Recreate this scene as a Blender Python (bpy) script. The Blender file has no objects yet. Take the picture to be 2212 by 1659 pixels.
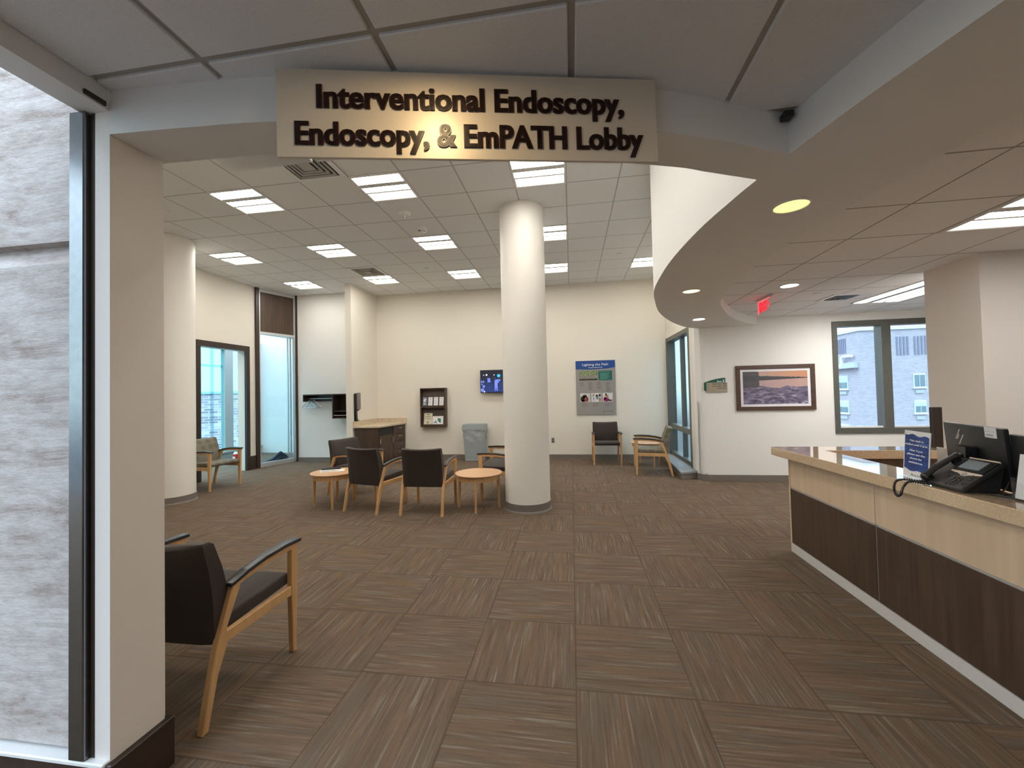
import bpy, bmesh, math, random
from mathutils import Vector, Matrix
random.seed(7)
PI = math.pi
sc = bpy.context.scene
COL = sc.collection

# ------------------------------------------------------------------ materials
MATS = {}
def nt_new(name):
    m = bpy.data.materials.new(name); m.use_nodes = True
    nt = m.node_tree; b = nt.nodes['Principled BSDF']
    MATS[name] = m
    return m, nt, b
def rgb(c): return (c[0], c[1], c[2], 1.0)
def setv(nt, sock, v):
    if hasattr(v, 'is_output') or isinstance(v, bpy.types.NodeSocket): nt.links.new(v, sock)
    elif v is not None:
        if isinstance(v, (tuple, list)) and len(v) == 3 and sock.type == 'RGBA': v = rgb(v)
        sock.default_value = v
def mth(nt, op, a, b=None, c=None):
    n = nt.nodes.new('ShaderNodeMath'); n.operation = op
    setv(nt, n.inputs[0], a)
    if b is not None: setv(nt, n.inputs[1], b)
    if c is not None: setv(nt, n.inputs[2], c)
    return n.outputs[0]
def mix(nt, f, a, b, mode='MIX'):
    n = nt.nodes.new('ShaderNodeMix'); n.data_type = 'RGBA'; n.blend_type = mode
    setv(nt, n.inputs[0], f); setv(nt, n.inputs[6], a); setv(nt, n.inputs[7], b)
    return n.outputs[2]
def noise(nt, vec, scale, detail=2.0, rough=.5):
    n = nt.nodes.new('ShaderNodeTexNoise')
    setv(nt, n.inputs['Vector'], vec)
    n.inputs['Scale'].default_value = scale; n.inputs['Detail'].default_value = detail
    n.inputs['Roughness'].default_value = rough
    return n.outputs[0]
def ramp(nt, fac, stops):
    n = nt.nodes.new('ShaderNodeValToRGB'); setv(nt, n.inputs[0], fac)
    e = n.color_ramp.elements
    while len(e) < len(stops): e.new(.5)
    for k, (p, c) in enumerate(stops): e[k].position = p; e[k].color = rgb(c)
    return n.outputs[0]
def comb(nt, x, y, z):
    n = nt.nodes.new('ShaderNodeCombineXYZ')
    for k, v in enumerate((x, y, z)): setv(nt, n.inputs[k], v)
    return n.outputs[0]
def sep(nt, v):
    n = nt.nodes.new('ShaderNodeSeparateXYZ'); setv(nt, n.inputs[0], v); return n.outputs
def pos(nt): return nt.nodes.new('ShaderNodeNewGeometry').outputs['Position']
def objc(nt): return nt.nodes.new('ShaderNodeTexCoord').outputs['Object']
def genc(nt): return nt.nodes.new('ShaderNodeTexCoord').outputs['Generated']
def mapv(nt, v, s):
    n = nt.nodes.new('ShaderNodeMapping'); setv(nt, n.inputs[0], v); n.inputs['Scale'].default_value = s
    return n.outputs[0]
def bump(nt, b, h, strength=.2, dist=.01):
    n = nt.nodes.new('ShaderNodeBump'); n.inputs['Strength'].default_value = strength
    n.inputs['Distance'].default_value = dist
    setv(nt, n.inputs['Height'], h); nt.links.new(n.outputs[0], b.inputs['Normal'])
def plain(name, c, rough=.5, metal=0., var=.05, scale=40., bmp=0., spec=.5):
    """procedural paint / plastic: colour with a slight mottling, optional bump"""
    m, nt, b = nt_new(name)
    f = noise(nt, objc(nt), scale, 3.)
    d = tuple(x * (1 - var) for x in c); l = tuple(min(1, x * (1 + var)) for x in c)
    nt.links.new(ramp(nt, f, [(.3, d), (.7, l)]), b.inputs['Base Color'])
    b.inputs['Roughness'].default_value = rough; b.inputs['Metallic'].default_value = metal
    b.inputs['Specular IOR Level'].default_value = spec
    if bmp: bump(nt, b, f, bmp, .004)
    return m
def wood(name, c1, c2, axis='z', rough=.45, scale=1.0):
    m, nt, b = nt_new(name)
    s = {'x': (1.5, 28, 28), 'y': (28, 1.5, 28), 'z': (28, 28, 1.5)}[axis]
    v = mapv(nt, objc(nt), tuple(k * scale for k in s))
    f = noise(nt, v, 1.0, 4., .6); g = noise(nt, v, 4.0, 2.)
    c = ramp(nt, f, [(.32, c1), (.68, c2)])
    c = mix(nt, mth(nt, 'MULTIPLY', g, .3), c, tuple(x * .7 for x in c1))
    nt.links.new(c, b.inputs['Base Color']); b.inputs['Roughness'].default_value = rough
    bump(nt, b, f, .05, .002)
    return m
def emit(name, c, s):
    m, nt, b = nt_new(name)
    b.inputs['Base Color'].default_value = rgb(c)
    b.inputs['Emission Color'].default_value = rgb(c); b.inputs['Emission Strength'].default_value = s
    return m
def glass(name, tint, refl=.06):
    m, nt, b = nt_new(name)
    out = nt.nodes['Material Output']
    t = nt.nodes.new('ShaderNodeBsdfTransparent'); t.inputs[0].default_value = rgb(tint)
    g = nt.nodes.new('ShaderNodeBsdfGlossy'); g.inputs['Roughness'].default_value = .01
    lw = nt.nodes.new('ShaderNodeLayerWeight'); lw.inputs[0].default_value = .5
    mx = nt.nodes.new('ShaderNodeMixShader')
    nt.links.new(mth(nt, 'ADD', .03, mth(nt, 'MULTIPLY', mth(nt, 'POWER', lw.outputs['Facing'], 5.), .6)), mx.inputs[0])
    nt.links.new(t.outputs[0], mx.inputs[1]); nt.links.new(g.outputs[0], mx.inputs[2])
    nt.links.new(mx.outputs[0], out.inputs[0])
    return m

WALL = plain('wall_paint', (.765, .725, .645), .6, var=.015, scale=300, bmp=.08, spec=.2)
PALE = plain('pale_wall_paint', (.80, .79, .77), .6, var=.015, scale=300, bmp=.06, spec=.2)
TAUPE = plain('taupe_wall_paint', (.80, .745, .695), .6, var=.02, scale=300, bmp=.06, spec=.2)
BULK = plain('bulkhead_paint', (.79, .785, .765), .6, var=.015, scale=300, bmp=.05, spec=.2)
COLUMN = plain('column_paint', (.82, .79, .73), .5, var=.015, scale=250, bmp=.05, spec=.3)
VINYL = plain('vinyl_base', (.185, .158, .138), .5, var=.06)
DARKBASE = wood('dark_base', (.030, .016, .011), (.055, .03, .02), 'y', .4)
DARKWOOD = wood('dark_walnut', (.048, .028, .018), (.094, .057, .037), 'z', .4)
DARKTRIM = wood('dark_trim', (.030, .018, .014), (.05, .03, .022), 'z', .35)
LIGHTWOOD = wood('pale_maple', (.56, .41, .28), (.66, .50, .35), 'z', .45, .6)
MAPLE = wood('honey_maple', (.58, .335, .145), (.69, .43, .205), 'z', .35)
MAPLETOP = wood('maple_top', (.62, .36, .19), (.72, .45, .26), 'x', .3, .5)
BLACKURE = plain('black_urethane', (.016, .017, .020), .3, var=.1)
BLACK = plain('black_plastic', (.012, .012, .013), .35, var=.1)
CHAR = plain('charcoal_plastic', (.035, .034, .034), .4, var=.1)
STEEL = plain('brushed_metal', (.55, .55, .56), .3, 1.0, .05)
ALU = plain('aluminium', (.62, .64, .66), .35, .6, .04)
BRONZE = plain('bronze_frame', (.115, .12, .105), .4, .3, .08)
MULL = plain('dark_mullion', (.26, .275, .29), .18, 1.0, .05)
WHITE = plain('white_plastic', (.78, .78, .77), .4, var=.02)
PAPER = plain('white_paper', (.80, .79, .80), .6, var=.02)
GREYP = plain('grey_plastic', (.30, .34, .35), .45, var=.05)
GRID = plain('ceiling_grid', (.42, .40, .37), .5, var=.03)
SILVER = plain('silver_band', (.75, .62, .50), .3, .2, .04)
TEXTW = plain('white_print', (.85, .86, .90), .6, var=.01)
TEXTD = plain('dark_print', (.045, .040, .030), .6, var=.02)
LETTER = plain('dark_letters', (.035, .014, .011), .3, var=.05)
RED = plain('red_plastic', (.55, .03, .04), .4)
GLASS = glass('clear_glass', (.93, .98, .99))
BLUEGLASS = glass('tinted_glass', (.66, .95, .97)); REFLSTRIP = glass('reflection_strip_glass', (.72, .82, .84))  # second tint stands for a faint reflection on the corridor glass
ACRYL = glass('clear_acrylic', (.975, .98, .985))

def m_tile(name, c, line, px, py, ox, oy, w):
    m, nt, b = nt_new(name)
    P = sep(nt, pos(nt)); f = noise(nt, pos(nt), 160., 2.)
    def ln(v, p, o):
        t = mth(nt, 'FRACT', mth(nt, 'ADD', mth(nt, 'DIVIDE', mth(nt, 'SUBTRACT', v, o), p), .5))
        return mth(nt, 'LESS_THAN', mth(nt, 'ABSOLUTE', mth(nt, 'SUBTRACT', t, .5)), w / p / 2)
    k = mth(nt, 'MAXIMUM', ln(P[0], px, ox), ln(P[1], py, oy))
    base = ramp(nt, f, [(.3, tuple(x * .94 for x in c)), (.7, tuple(x * 1.05 for x in c))])
    nt.links.new(mix(nt, k, base, line), b.inputs['Base Color'])
    b.inputs['Roughness'].default_value = .8; b.inputs['Specular IOR Level'].default_value = .1
    bump(nt, b, mth(nt, 'SUBTRACT', mth(nt, 'MULTIPLY', f, .2), k), .3, .006)
    return m
TILEL = m_tile('lobby_ceiling_tile', (.79, .80, .81), (.47, .47, .47), .61, .5985, 0, 0, .016)
TILED = m_tile('desk_ceiling_tile', (.81, .825, .845), (.36, .36, .35), .61, .61, 2.2, 2.31, .014)
TILEF = plain('front_ceiling_tile', (.77, .785, .815), .85, var=.06, scale=220, bmp=.1, spec=.1)

def m_carpet():
    m, nt, b = nt_new('quarter_turn_carpet')
    s = .592
    P = sep(nt, pos(nt))
    sx = mth(nt, 'DIVIDE', mth(nt, 'ADD', P[0], .0155), s)
    sy = mth(nt, 'DIVIDE', mth(nt, 'SUBTRACT', P[1], 4.4984), s)
    ix = mth(nt, 'FLOOR', sx); iy = mth(nt, 'FLOOR', sy)
    par = mth(nt, 'FLOORED_MODULO', mth(nt, 'ADD', ix, iy), 2.)
    def lerp(a, c, t): return mth(nt, 'ADD', a, mth(nt, 'MULTIPLY', mth(nt, 'SUBTRACT', c, a), t))
    ac = lerp(sy, sx, par); al = lerp(sx, sy, par)
    wn = nt.nodes.new('ShaderNodeTexWhiteNoise'); wn.noise_dimensions = '2D'
    nt.links.new(comb(nt, ix, iy, 0.), wn.inputs['Vector'])
    r = mth(nt, 'MULTIPLY', wn.outputs['Value'], 37.)
    n1 = noise(nt, comb(nt, mth(nt, 'MULTIPLY', ac, 50.), mth(nt, 'MULTIPLY', al, 1.7), r), 1., 3., .6)
    n2 = noise(nt, comb(nt, mth(nt, 'MULTIPLY', ac, 15.), mth(nt, 'MULTIPLY', al, 1.1), mth(nt, 'ADD', r, 9.)), 1., 1.)
    n3 = noise(nt, comb(nt, mth(nt, 'MULTIPLY', ac, 150.), mth(nt, 'MULTIPLY', al, 60.), r), 1., 1.)
    c = ramp(nt, n1, [(.26, (.076, .054, .038)), (.45, (.136, .098, .068)), (.56, (.160, .120, .085)), (.70, (.265, .225, .182))])
    c = mix(nt, mth(nt, 'MULTIPLY', mth(nt, 'GREATER_THAN', n2, .56), .5), c, (.205, .128, .078))
    c = mix(nt, mth(nt, 'MULTIPLY', mth(nt, 'LESS_THAN', n2, .42), .35), c, (.145, .128, .11))
    c = mix(nt, mth(nt, 'MULTIPLY', n3, .6), c, (.125, .095, .072))
    fx = mth(nt, 'ABSOLUTE', mth(nt, 'SUBTRACT', mth(nt, 'FRACT', sx), .5))
    fy = mth(nt, 'ABSOLUTE', mth(nt, 'SUBTRACT', mth(nt, 'FRACT', sy), .5))
    seam = mth(nt, 'GREATER_THAN', mth(nt, 'MAXIMUM', fx, fy), .492)
    c = mix(nt, mth(nt, 'MULTIPLY', seam, .45), c, (.05, .035, .025))
    nt.links.new(c, b.inputs['Base Color'])
    b.inputs['Roughness'].default_value = .95; b.inputs['Specular IOR Level'].default_value = .08
    bump(nt, b, mth(nt, 'ADD', n3, n1), .35, .006)
    return m
CARPET = m_carpet()

def m_concrete():
    m, nt, b = nt_new('board_concrete')
    P = pos(nt)
    wv = noise(nt, mapv(nt, P, (2., 2., 3.)), 1., 2.)
    Q = nt.nodes.new('ShaderNodeVectorMath'); Q.operation = 'ADD'; nt.links.new(P, Q.inputs[0]); nt.links.new(comb(nt, wv, 0., mth(nt, 'MULTIPLY', wv, .06)), Q.inputs[1])
    a = noise(nt, mapv(nt, Q.outputs[0], (1.6, 1.6, 8.)), 1.6, 7., .75)
    d = noise(nt, mapv(nt, P, (9., 9., 22.)), 1.5, 4., .75)
    c = ramp(nt, a, [(.36, (.30, .235, .20)), (.46, (.455, .395, .37)), (.58, (.56, .515, .50))])
    c = mix(nt, .30, c, ramp(nt, d, [(.35, (.24, .19, .16)), (.6, (.58, .54, .53))]))
    nt.links.new(c, b.inputs['Base Color']); b.inputs['Roughness'].default_value = .8
    bump(nt, b, mth(nt, 'ADD', a, mth(nt, 'MULTIPLY', d, .8)), .35, .015)
    return m
CONC = m_concrete()

def m_stone(name, c1, c2, c3, rough, sc_=90.):
    m, nt, b = nt_new(name)
    f = noise(nt, objc(nt), sc_, 4., .7); g = noise(nt, objc(nt), sc_ * .25, 3.)
    c = ramp(nt, f, [(.36, c1), (.5, c2), (.66, c3)])
    c = mix(nt, mth(nt, 'MULTIPLY', mth(nt, 'GREATER_THAN', g, .6), .25), c, c1)
    nt.links.new(c, b.inputs['Base Color']); b.inputs['Roughness'].default_value = rough
    b.inputs['Coat Weight'].default_value = 1. if rough < .1 else 0.; b.inputs['Coat Roughness'].default_value = .02
    return m
QUARTZ = m_stone('tan_quartz', (.52, .37, .23), (.62, .46, .30), (.70, .55, .39), .07, 160.)
GRANITE = m_stone('speckled_granite', (.42, .30, .20), (.62, .52, .38), (.74, .66, .52), .25, 60.)

def m_fabric(name, c, sc_=700., bmp=.3):
    m, nt, b = nt_new(name)
    f = noise(nt, objc(nt), sc_, 2.)
    nt.links.new(ramp(nt, f, [(.3, tuple(x * .75 for x in c)), (.7, tuple(x * 1.25 for x in c))]), b.inputs['Base Color'])
    b.inputs['Roughness'].default_value = .75; b.inputs['Sheen Weight'].default_value = .15
    b.inputs['Specular IOR Level'].default_value = .25
    bump(nt, b, f, bmp, .002)
    return m
DARKFAB = m_fabric('dark_brown_upholstery', (.036, .026, .021))
NAVY = m_fabric('navy_cloth', (.018, .026, .045), 200.)
def m_sage():
    m, nt, b = nt_new('sage_circle_upholstery')
    v = nt.nodes.new('ShaderNodeTexVoronoi'); v.inputs['Scale'].default_value = 7.5
    v.inputs['Randomness'].default_value = .35
    nt.links.new(objc(nt), v.inputs['Vector'])
    d = v.outputs['Distance']
    c = ramp(nt, d, [(.0, (.19, .175, .135)), (.10, (.145, .13, .092)), (.36, (.135, .12, .085)), (.42, (.195, .178, .135)), (1., (.215, .195, .15))])
    f = noise(nt, objc(nt), 500., 2.)
    c = mix(nt, mth(nt, 'MULTIPLY', f, .25), c, (.12, .11, .09))
    nt.links.new(c, b.inputs['Base Color']); b.inputs['Roughness'].default_value = .7
    return m
SAGE = m_sage()
def m_brick(name, c1, c2, mort, sc_=1.0):
    m, nt, b = nt_new(name)
    P = sep(nt, objc(nt))
    v = comb(nt, mth(nt, 'ADD', P[0], P[1]), P[2], 0.)
    t = nt.nodes.new('ShaderNodeTexBrick'); nt.links.new(v, t.inputs['Vector'])
    t.inputs['Color1'].default_value = rgb(c1); t.inputs['Color2'].default_value = rgb(c2); t.inputs['Mortar'].default_value = rgb(mort)
    t.inputs['Scale'].default_value = sc_; t.inputs['Brick Width'].default_value = .3; t.inputs['Row Height'].default_value = .1
    t.inputs['Mortar Size'].default_value = .012
    f = noise(nt, mapv(nt, v, (.5, 5., 1.)), 1.2, 3.)
    nt.links.new(mix(nt, mth(nt, 'MULTIPLY', f, .4), t.outputs[0], c1), b.inputs['Base Color'])
    b.inputs['Roughness'].default_value = .85
    return m
BRICK = m_brick('pale_brick', (.31, .30, .345), (.41, .395, .44), (.40, .40, .46), 1.7)
BRICK2 = m_brick('mauve_brick', (.34, .20, .24), (.95, .60, .68), (.95, .64, .72), .55)

# ------------------------------------------------------------------ mesh builder
def aim(p, q):
    d = Vector(q) - Vector(p); L = d.length
    return Matrix.Translation(p) @ d.to_track_quat('Z', 'Y').to_matrix().to_4x4(), L
def spline(pts, n=8, closed=False):
    P = [Vector(p) for p in pts]; out = []
    N = len(P)
    rng = range(N if closed else N - 1)
    for i in rng:
        a = P[(i - 1) % N] if (closed or i > 0) else P[0] * 2 - P[1]
        b_ = P[i]; c = P[(i + 1) % N]
        d = P[(i + 2) % N] if (closed or i + 2 < N) else P[-1] * 2 - P[-2]
        for k in range(n):
            t = k / n
            out.append(.5 * ((2 * b_) + (c - a) * t + (2 * a - 5 * b_ + 4 * c - d) * t * t + (3 * b_ - a - 3 * c + d) * t ** 3))
    if not closed: out.append(P[-1].copy())
    return out
class MB:
    def __init__(s): s.bm = bmesh.new()
    def add(s, other):
        me = bpy.data.meshes.new('tmp'); other.to_mesh(me); s.bm.from_mesh(me); bpy.data.meshes.remove(me); other.free()
    def box(s, x0, x1, y0, y1, z0, z1, bev=0., seg=2, M=None):
        b = bmesh.new()
        vs = [b.verts.new((x, y, z)) for x in (x0, x1) for y in (y0, y1) for z in (z0, z1)]
        for q in ((0, 1, 3, 2), (4, 6, 7, 5), (0, 4, 5, 1), (2, 3, 7, 6), (0, 2, 6, 4), (1, 5, 7, 3)): b.faces.new([vs[i] for i in q])
        if bev: bmesh.ops.bevel(b, geom=list(b.edges), offset=bev, segments=seg, affect='EDGES', profile=.5)
        if M: b.transform(M)
        s.add(b); return s
    def prism(s, poly, a0, a1, axis='z', bev=0., seg=2, M=None):
        """polygon extruded along an axis: z -> (x,y), x -> (y,z), y -> (x,z)"""
        b = bmesh.new()
        f = {'z': lambda p, h: (p[0], p[1], h), 'x': lambda p, h: (h, p[0], p[1]), 'y': lambda p, h: (p[0], h, p[1])}[axis]
        lo = [b.verts.new(f(p, a0)) for p in poly]; hi = [b.verts.new(f(p, a1)) for p in poly]
        n = len(poly)
        b.faces.new(lo); b.faces.new(hi)
        for i in range(n): b.faces.new((lo[i], lo[(i + 1) % n], hi[(i + 1) % n], hi[i]))
        bmesh.ops.recalc_face_normals(b, faces=b.faces)
        if bev: bmesh.ops.bevel(b, geom=list(b.edges), offset=bev, segments=seg, affect='EDGES', profile=.5)
        if M: b.transform(M)
        s.add(b); return s
    def cyl(s, p, q, r0, r1=None, n=24, bev=0.):
        b = bmesh.new(); M, L = aim(p, q)
        bmesh.ops.create_cone(b, cap_ends=True, segments=n, radius1=r0, radius2=r0 if r1 is None else r1, depth=L, matrix=M @ Matrix.Translation((0, 0, L / 2)))
        if bev: bmesh.ops.bevel(b, geom=[e for e in b.edges if len(e.link_faces) == 2 and any(len(f.verts) > 4 for f in e.link_faces)], offset=bev, segments=2, affect='EDGES')
        s.add(b); return s
    def lathe(s, prof, n=40, M=None):
        b = bmesh.new(); rings = []
        for r, z in prof:
            rings.append([b.verts.new((r * math.cos(2 * PI * k / n), r * math.sin(2 * PI * k / n), z)) for k in range(n)])
        for a, c in zip(rings, rings[1:]):
            for k in range(n): b.faces.new((a[k], a[(k + 1) % n], c[(k + 1) % n], c[k]))
        b.faces.new(rings[0]); b.faces.new(rings[-1])
        bmesh.ops.recalc_face_normals(b, faces=b.faces)
        if M: b.transform(M)
        s.add(b); return s
    def tube(s, pts, r, n=8):
        b = bmesh.new(); P = [Vector(p) for p in pts]; rings = []
        up = Vector((.13, .21, 1)).normalized()
        for i, p in enumerate(P):
            d = (P[min(i + 1, len(P) - 1)] - P[max(i - 1, 0)]).normalized()
            u = d.cross(up)
            u = u.normalized() if u.length > 1e-4 else d.orthogonal().normalized()
            w = u.cross(d); up = w
            rings.append([b.verts.new(p + (u * math.cos(2 * PI * k / n) + w * math.sin(2 * PI * k / n)) * r) for k in range(n)])
        for a, c in zip(rings, rings[1:]):
            for k in range(n): b.faces.new((a[k], a[(k + 1) % n], c[(k + 1) % n], c[k]))
        b.faces.new(rings[0]); b.faces.new(rings[-1])
        bmesh.ops.recalc_face_normals(b, faces=b.faces)
        s.add(b); return s
    def sphere(s, c, r, sx=1, sy=1, sz=1, n=16):
        b = bmesh.new(); bmesh.ops.create_uvsphere(b, u_segments=n, v_segments=n // 2, radius=r, matrix=Matrix.Translation(c) @ Matrix.Diagonal((sx, sy, sz, 1)))
        s.add(b); return s
    def build(s, name, mat, parent=None, smooth=None, **props):
        me = bpy.data.meshes.new(name); s.bm.to_mesh(me); s.bm.free()
        me.materials.append(mat)
        o = bpy.data.objects.new(name, me); COL.objects.link(o)
        if smooth is not None:
            for p in me.polygons: p.use_smooth = True
            me.set_sharp_from_angle(angle=math.radians(smooth))
        if parent: o.parent = parent
        for k, v in props.items(): o[k] = v
        return o
def tag(o, label, cat, group=None):
    o['label'] = label; o['category'] = cat
    if group: o['group'] = group
    return o
def thing(name, label, cat, loc=(0, 0, 0), rz=0., group=None):
    o = bpy.data.objects.new(name, None); COL.objects.link(o)
    o.empty_display_size = .1
    o.location = loc; o.rotation_euler = (0, 0, rz)
    return tag(o, label, cat, group)
def struct(name, mb, mat, label, cat, smooth=None):
    o = mb.build(name, mat, None, smooth); o['kind'] = 'structure'; return tag(o, label, cat)
def structroot(name, label, cat, loc=(0, 0, 0), rz=0.):
    o = thing(name, label, cat, loc, rz); o['kind'] = 'structure'; return o
def kids(o): return [c for c in bpy.data.objects if c.parent == o]
def dup(o, label, loc, rz=None, parent=None):
    def cp(x, par):
        c = x.copy(); COL.objects.link(c)
        if par: c.parent = par
        for k in kids(x): cp(k, c)
        return c
    n = cp(o, parent); n['label'] = label; n.location = loc
    if rz is not None: n.rotation_euler = (0, 0, rz)
    return n
DG = None
def text(name, body, w, cap, x, y, z, mat, parent, bold=0., extr=.002, align='L', fat=0., **props):
    """lettering facing local -Y: x is its left (or centre) edge, z its baseline, w its full width, cap the capital height"""
    cu = bpy.data.curves.new('t', 'FONT'); cu.body = body; cu.size = 1.; cu.extrude = .01; cu.offset = bold
    cu.resolution_u = 3
    to = bpy.data.objects.new('t', cu); COL.objects.link(to)
    ce = bpy.data.curves.new('t2', 'FONT'); ce.body = 'E'; ce.offset = bold; te = bpy.data.objects.new('t2', ce); COL.objects.link(te)
    bpy.context.view_layer.update(); dg = bpy.context.evaluated_depsgraph_get()
    me = bpy.data.meshes.new_from_object(to.evaluated_get(dg)); m2 = bpy.data.meshes.new_from_object(te.evaluated_get(dg))
    xs = [v.co.x for v in me.vertices]; x0, x1 = min(xs), max(xs)
    ye = [v.co.y for v in m2.vertices]; e0, e1 = min(ye), max(ye)
    for q in (to, te): bpy.data.objects.remove(q)
    bpy.data.meshes.remove(m2); bpy.data.curves.remove(cu); bpy.data.curves.remove(ce)
    x1 += fat
    sx = w / (x1 - x0); sy = cap / (e1 - e0)
    off = x - (w / 2 if align == 'C' else w if align == 'R' else 0)
    for v in me.vertices:
        a, b_, c = v.co
        v.co = (off + (a - x0) * sx, y - (extr if c > 0 else 0), z + (b_ - e0) * sy)
    if fat:
        b_ = bmesh.new(); b_.from_mesh(me); m0 = me.copy()
        for k in (.34, .67, 1.):
            m0.transform(Matrix.Translation((fat * sx * (k if k == .34 else .33 if k == .67 else .33), 0, 0))); b_.from_mesh(m0)
        b_.to_mesh(me); b_.free(); bpy.data.meshes.remove(m0)
    me.materials.clear(); me.materials.append(mat)
    o = bpy.data.objects.new(name, me); COL.objects.link(o); o.parent = parent
    for k, v in props.items(): o[k] = v
    return o

# ------------------------------------------------------------------ camera, world
cam = bpy.data.cameras.new('camera'); co = bpy.data.objects.new('camera', cam); COL.objects.link(co)
yaw, pit, rol = math.radians(8.40850677), math.radians(1.27310751), math.radians(-1.29716736)
fw = Vector((-math.sin(yaw) * math.cos(pit), math.cos(yaw) * math.cos(pit), math.sin(pit)))
rr = Vector((math.cos(yaw), math.sin(yaw), 0)); uu = rr.cross(fw)
r2 = rr * math.cos(rol) + uu * math.sin(rol); u2 = uu * math.cos(rol) - rr * math.sin(rol)
M = Matrix((r2, u2, -fw)).transposed().to_4x4(); M.translation = (0, 0, 1.5394)
co.matrix_world = M
cam.sensor_width = 36; cam.lens = 36 * 868.03 / 2212; cam.clip_start = .05
sc.camera = co
w = bpy.data.worlds.new('world'); sc.world = w; w.use_nodes = True
nt = w.node_tree; bg = nt.nodes['Background']
tc = nt.nodes.new('ShaderNodeTexCoord')
zc = sep(nt, tc.outputs['Generated'])[2]
nt.links.new(ramp(nt, mth(nt, 'ADD', mth(nt, 'MULTIPLY', zc, .5), .5), [(.46, (.07, .09, .11)), (.50, (.24, .31, .34)), (.60, (.26, .335, .375)), (.80, (.60, .72, .86)), (1.0, (.70, .83, .98))]), bg.inputs[0])
bg.inputs[1].default_value = 3.2
sc.view_settings.view_transform = 'Standard'; sc.view_settings.look = 'None'
sc.view_settings.gamma = 1.; sc.view_settings.use_curve_mapping = False
sc.view_settings.exposure = 1.08
sc.cycles.use_denoising = True
sc.cycles.max_bounces = 10; sc.cycles.diffuse_bounces = 6; sc.cycles.transparent_max_bounces = 16
sc.cycles.sample_clamp_indirect = 8.
sc.cycles.caustics_reflective = False; sc.cycles.caustics_refractive = False

# ------------------------------------------------------------------ shell
CH = 4.03; SZ = 2.57; DZ = 2.70; FZ = 2.74
B = MB().prism([(-9.2, -3.2), (6.4, -3.2), (6.4, 7.3), (2.35, 7.3), (2.35, 9.5), (-6.5, 9.5), (-6.5, 10.4), (-9.2, 10.4)], -.12, 0)
struct('floor', B, CARPET, 'brown quarter-turn carpet tile floor with tan streaks', 'floor')

hf = spline([(-1.733, 1.285), (-1.387, 1.305), (-1.048, 1.335), (-.33, 1.452), (.375, 1.655), (.982, 1.924)], 6)
hb = spline([(-1.72, 1.488), (-1.455, 1.498), (-1.192, 1.517), (-.4, 1.66), (.434, 1.913), (.671, 2.013), (.936, 2.132)], 6)
fas = spline([(.982, 1.924), (1.061, 1.625), (1.184, 1.249), (1.5, .35), (2.0, -.9), (2.9, -3.1)], 5)
rt = spline([(3.3, -3.1), (2.55, -.5), (2.05, .75), (1.80, 1.5), (1.688, 2.045), (1.615, 2.582), (1.573, 3.127), (1.566, 3.664), (1.617, 4.188), (1.714, 4.791), (1.874, 5.322), (2.328, 6.234), (2.70, 6.75), (3.06, 7.15)], 6)
lf = spline([(2.10, 7.20), (1.874, 6.989), (1.531, 6.402), (1.199, 5.62), (.985, 4.85), (.87, 4.3), (.822, 3.70), (.815, 3.23), (.845, 2.72), (.90, 2.33), (.936, 2.132)], 6)
poly = hf[:-1] + fas + rt + lf + list(reversed(hb))[1:]
B = MB(); b = bmesh.new()
def ringbm(bm, pts, z): return [bm.verts.new((p[0], p[1], z)) for p in pts]
lo = ringbm(b, poly, SZ); hi = ringbm(b, poly, CH); n = len(poly)
b.faces.new(lo); b.faces.new(hi)
for i in range(n): b.faces.new((lo[i], lo[(i + 1) % n], hi[(i + 1) % n], hi[i]))
bmesh.ops.recalc_face_normals(b, faces=b.faces)
B.add(b)
so = struct('wall_bulkhead', B, BULK, 'curved plaster bulkhead and header dropping from the ceiling', 'bulkhead', 40)




B = MB().box(-7.2, 2.4, 1.45, 9.5, CH, CH + .1)
struct('ceiling', B, TILEL, 'high lobby ceiling of square lay-in tiles', 'ceiling')
B = MB().prism([(p[0] - .15, p[1]) for p in rt] + [(6.4, 7.3), (6.4, -3.2)], DZ, DZ + .1)
struct('ceiling_desk', B, TILED, 'lower tan tiled ceiling above the reception desk', 'ceiling')
B = MB().prism([(-1.735, -3.2), (3.1, -3.2)] + [(p[0] + .03, p[1]) for p in reversed(fas)] + [(p[0], p[1] + .03) for p in reversed(hf)], FZ + .012, FZ + .1)
cf = struct('ceiling_front', B, GRID, 'dark grey tiled ceiling in front of the hanging header', 'ceiling')
B = MB()
for i in range(-1, 6):
    for j in range(-7, 2):
        x0 = -1.268 + i * .649; y0 = 1.228 + (j - 1) * .65
        if x0 > 1.0 + .6 * max(0, (1.5 - y0)): continue
        a, c = max(x0 + .012, -1.733), x0 + .637
        d = y0 + .012; e = y0 + .638
        B.box(a, c, d, min(e, 2.0), FZ, FZ + .02, .004, 1)
B.build('tile_field', TILEF, cf)
# left fascia of the low ceiling
struct('trim_1', MB().box(-1.85, -1.735, -3.2, 1.285, 2.66, 2.95), BULK, 'long boxed edge along the left of the low front ceiling', 'trim')

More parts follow.
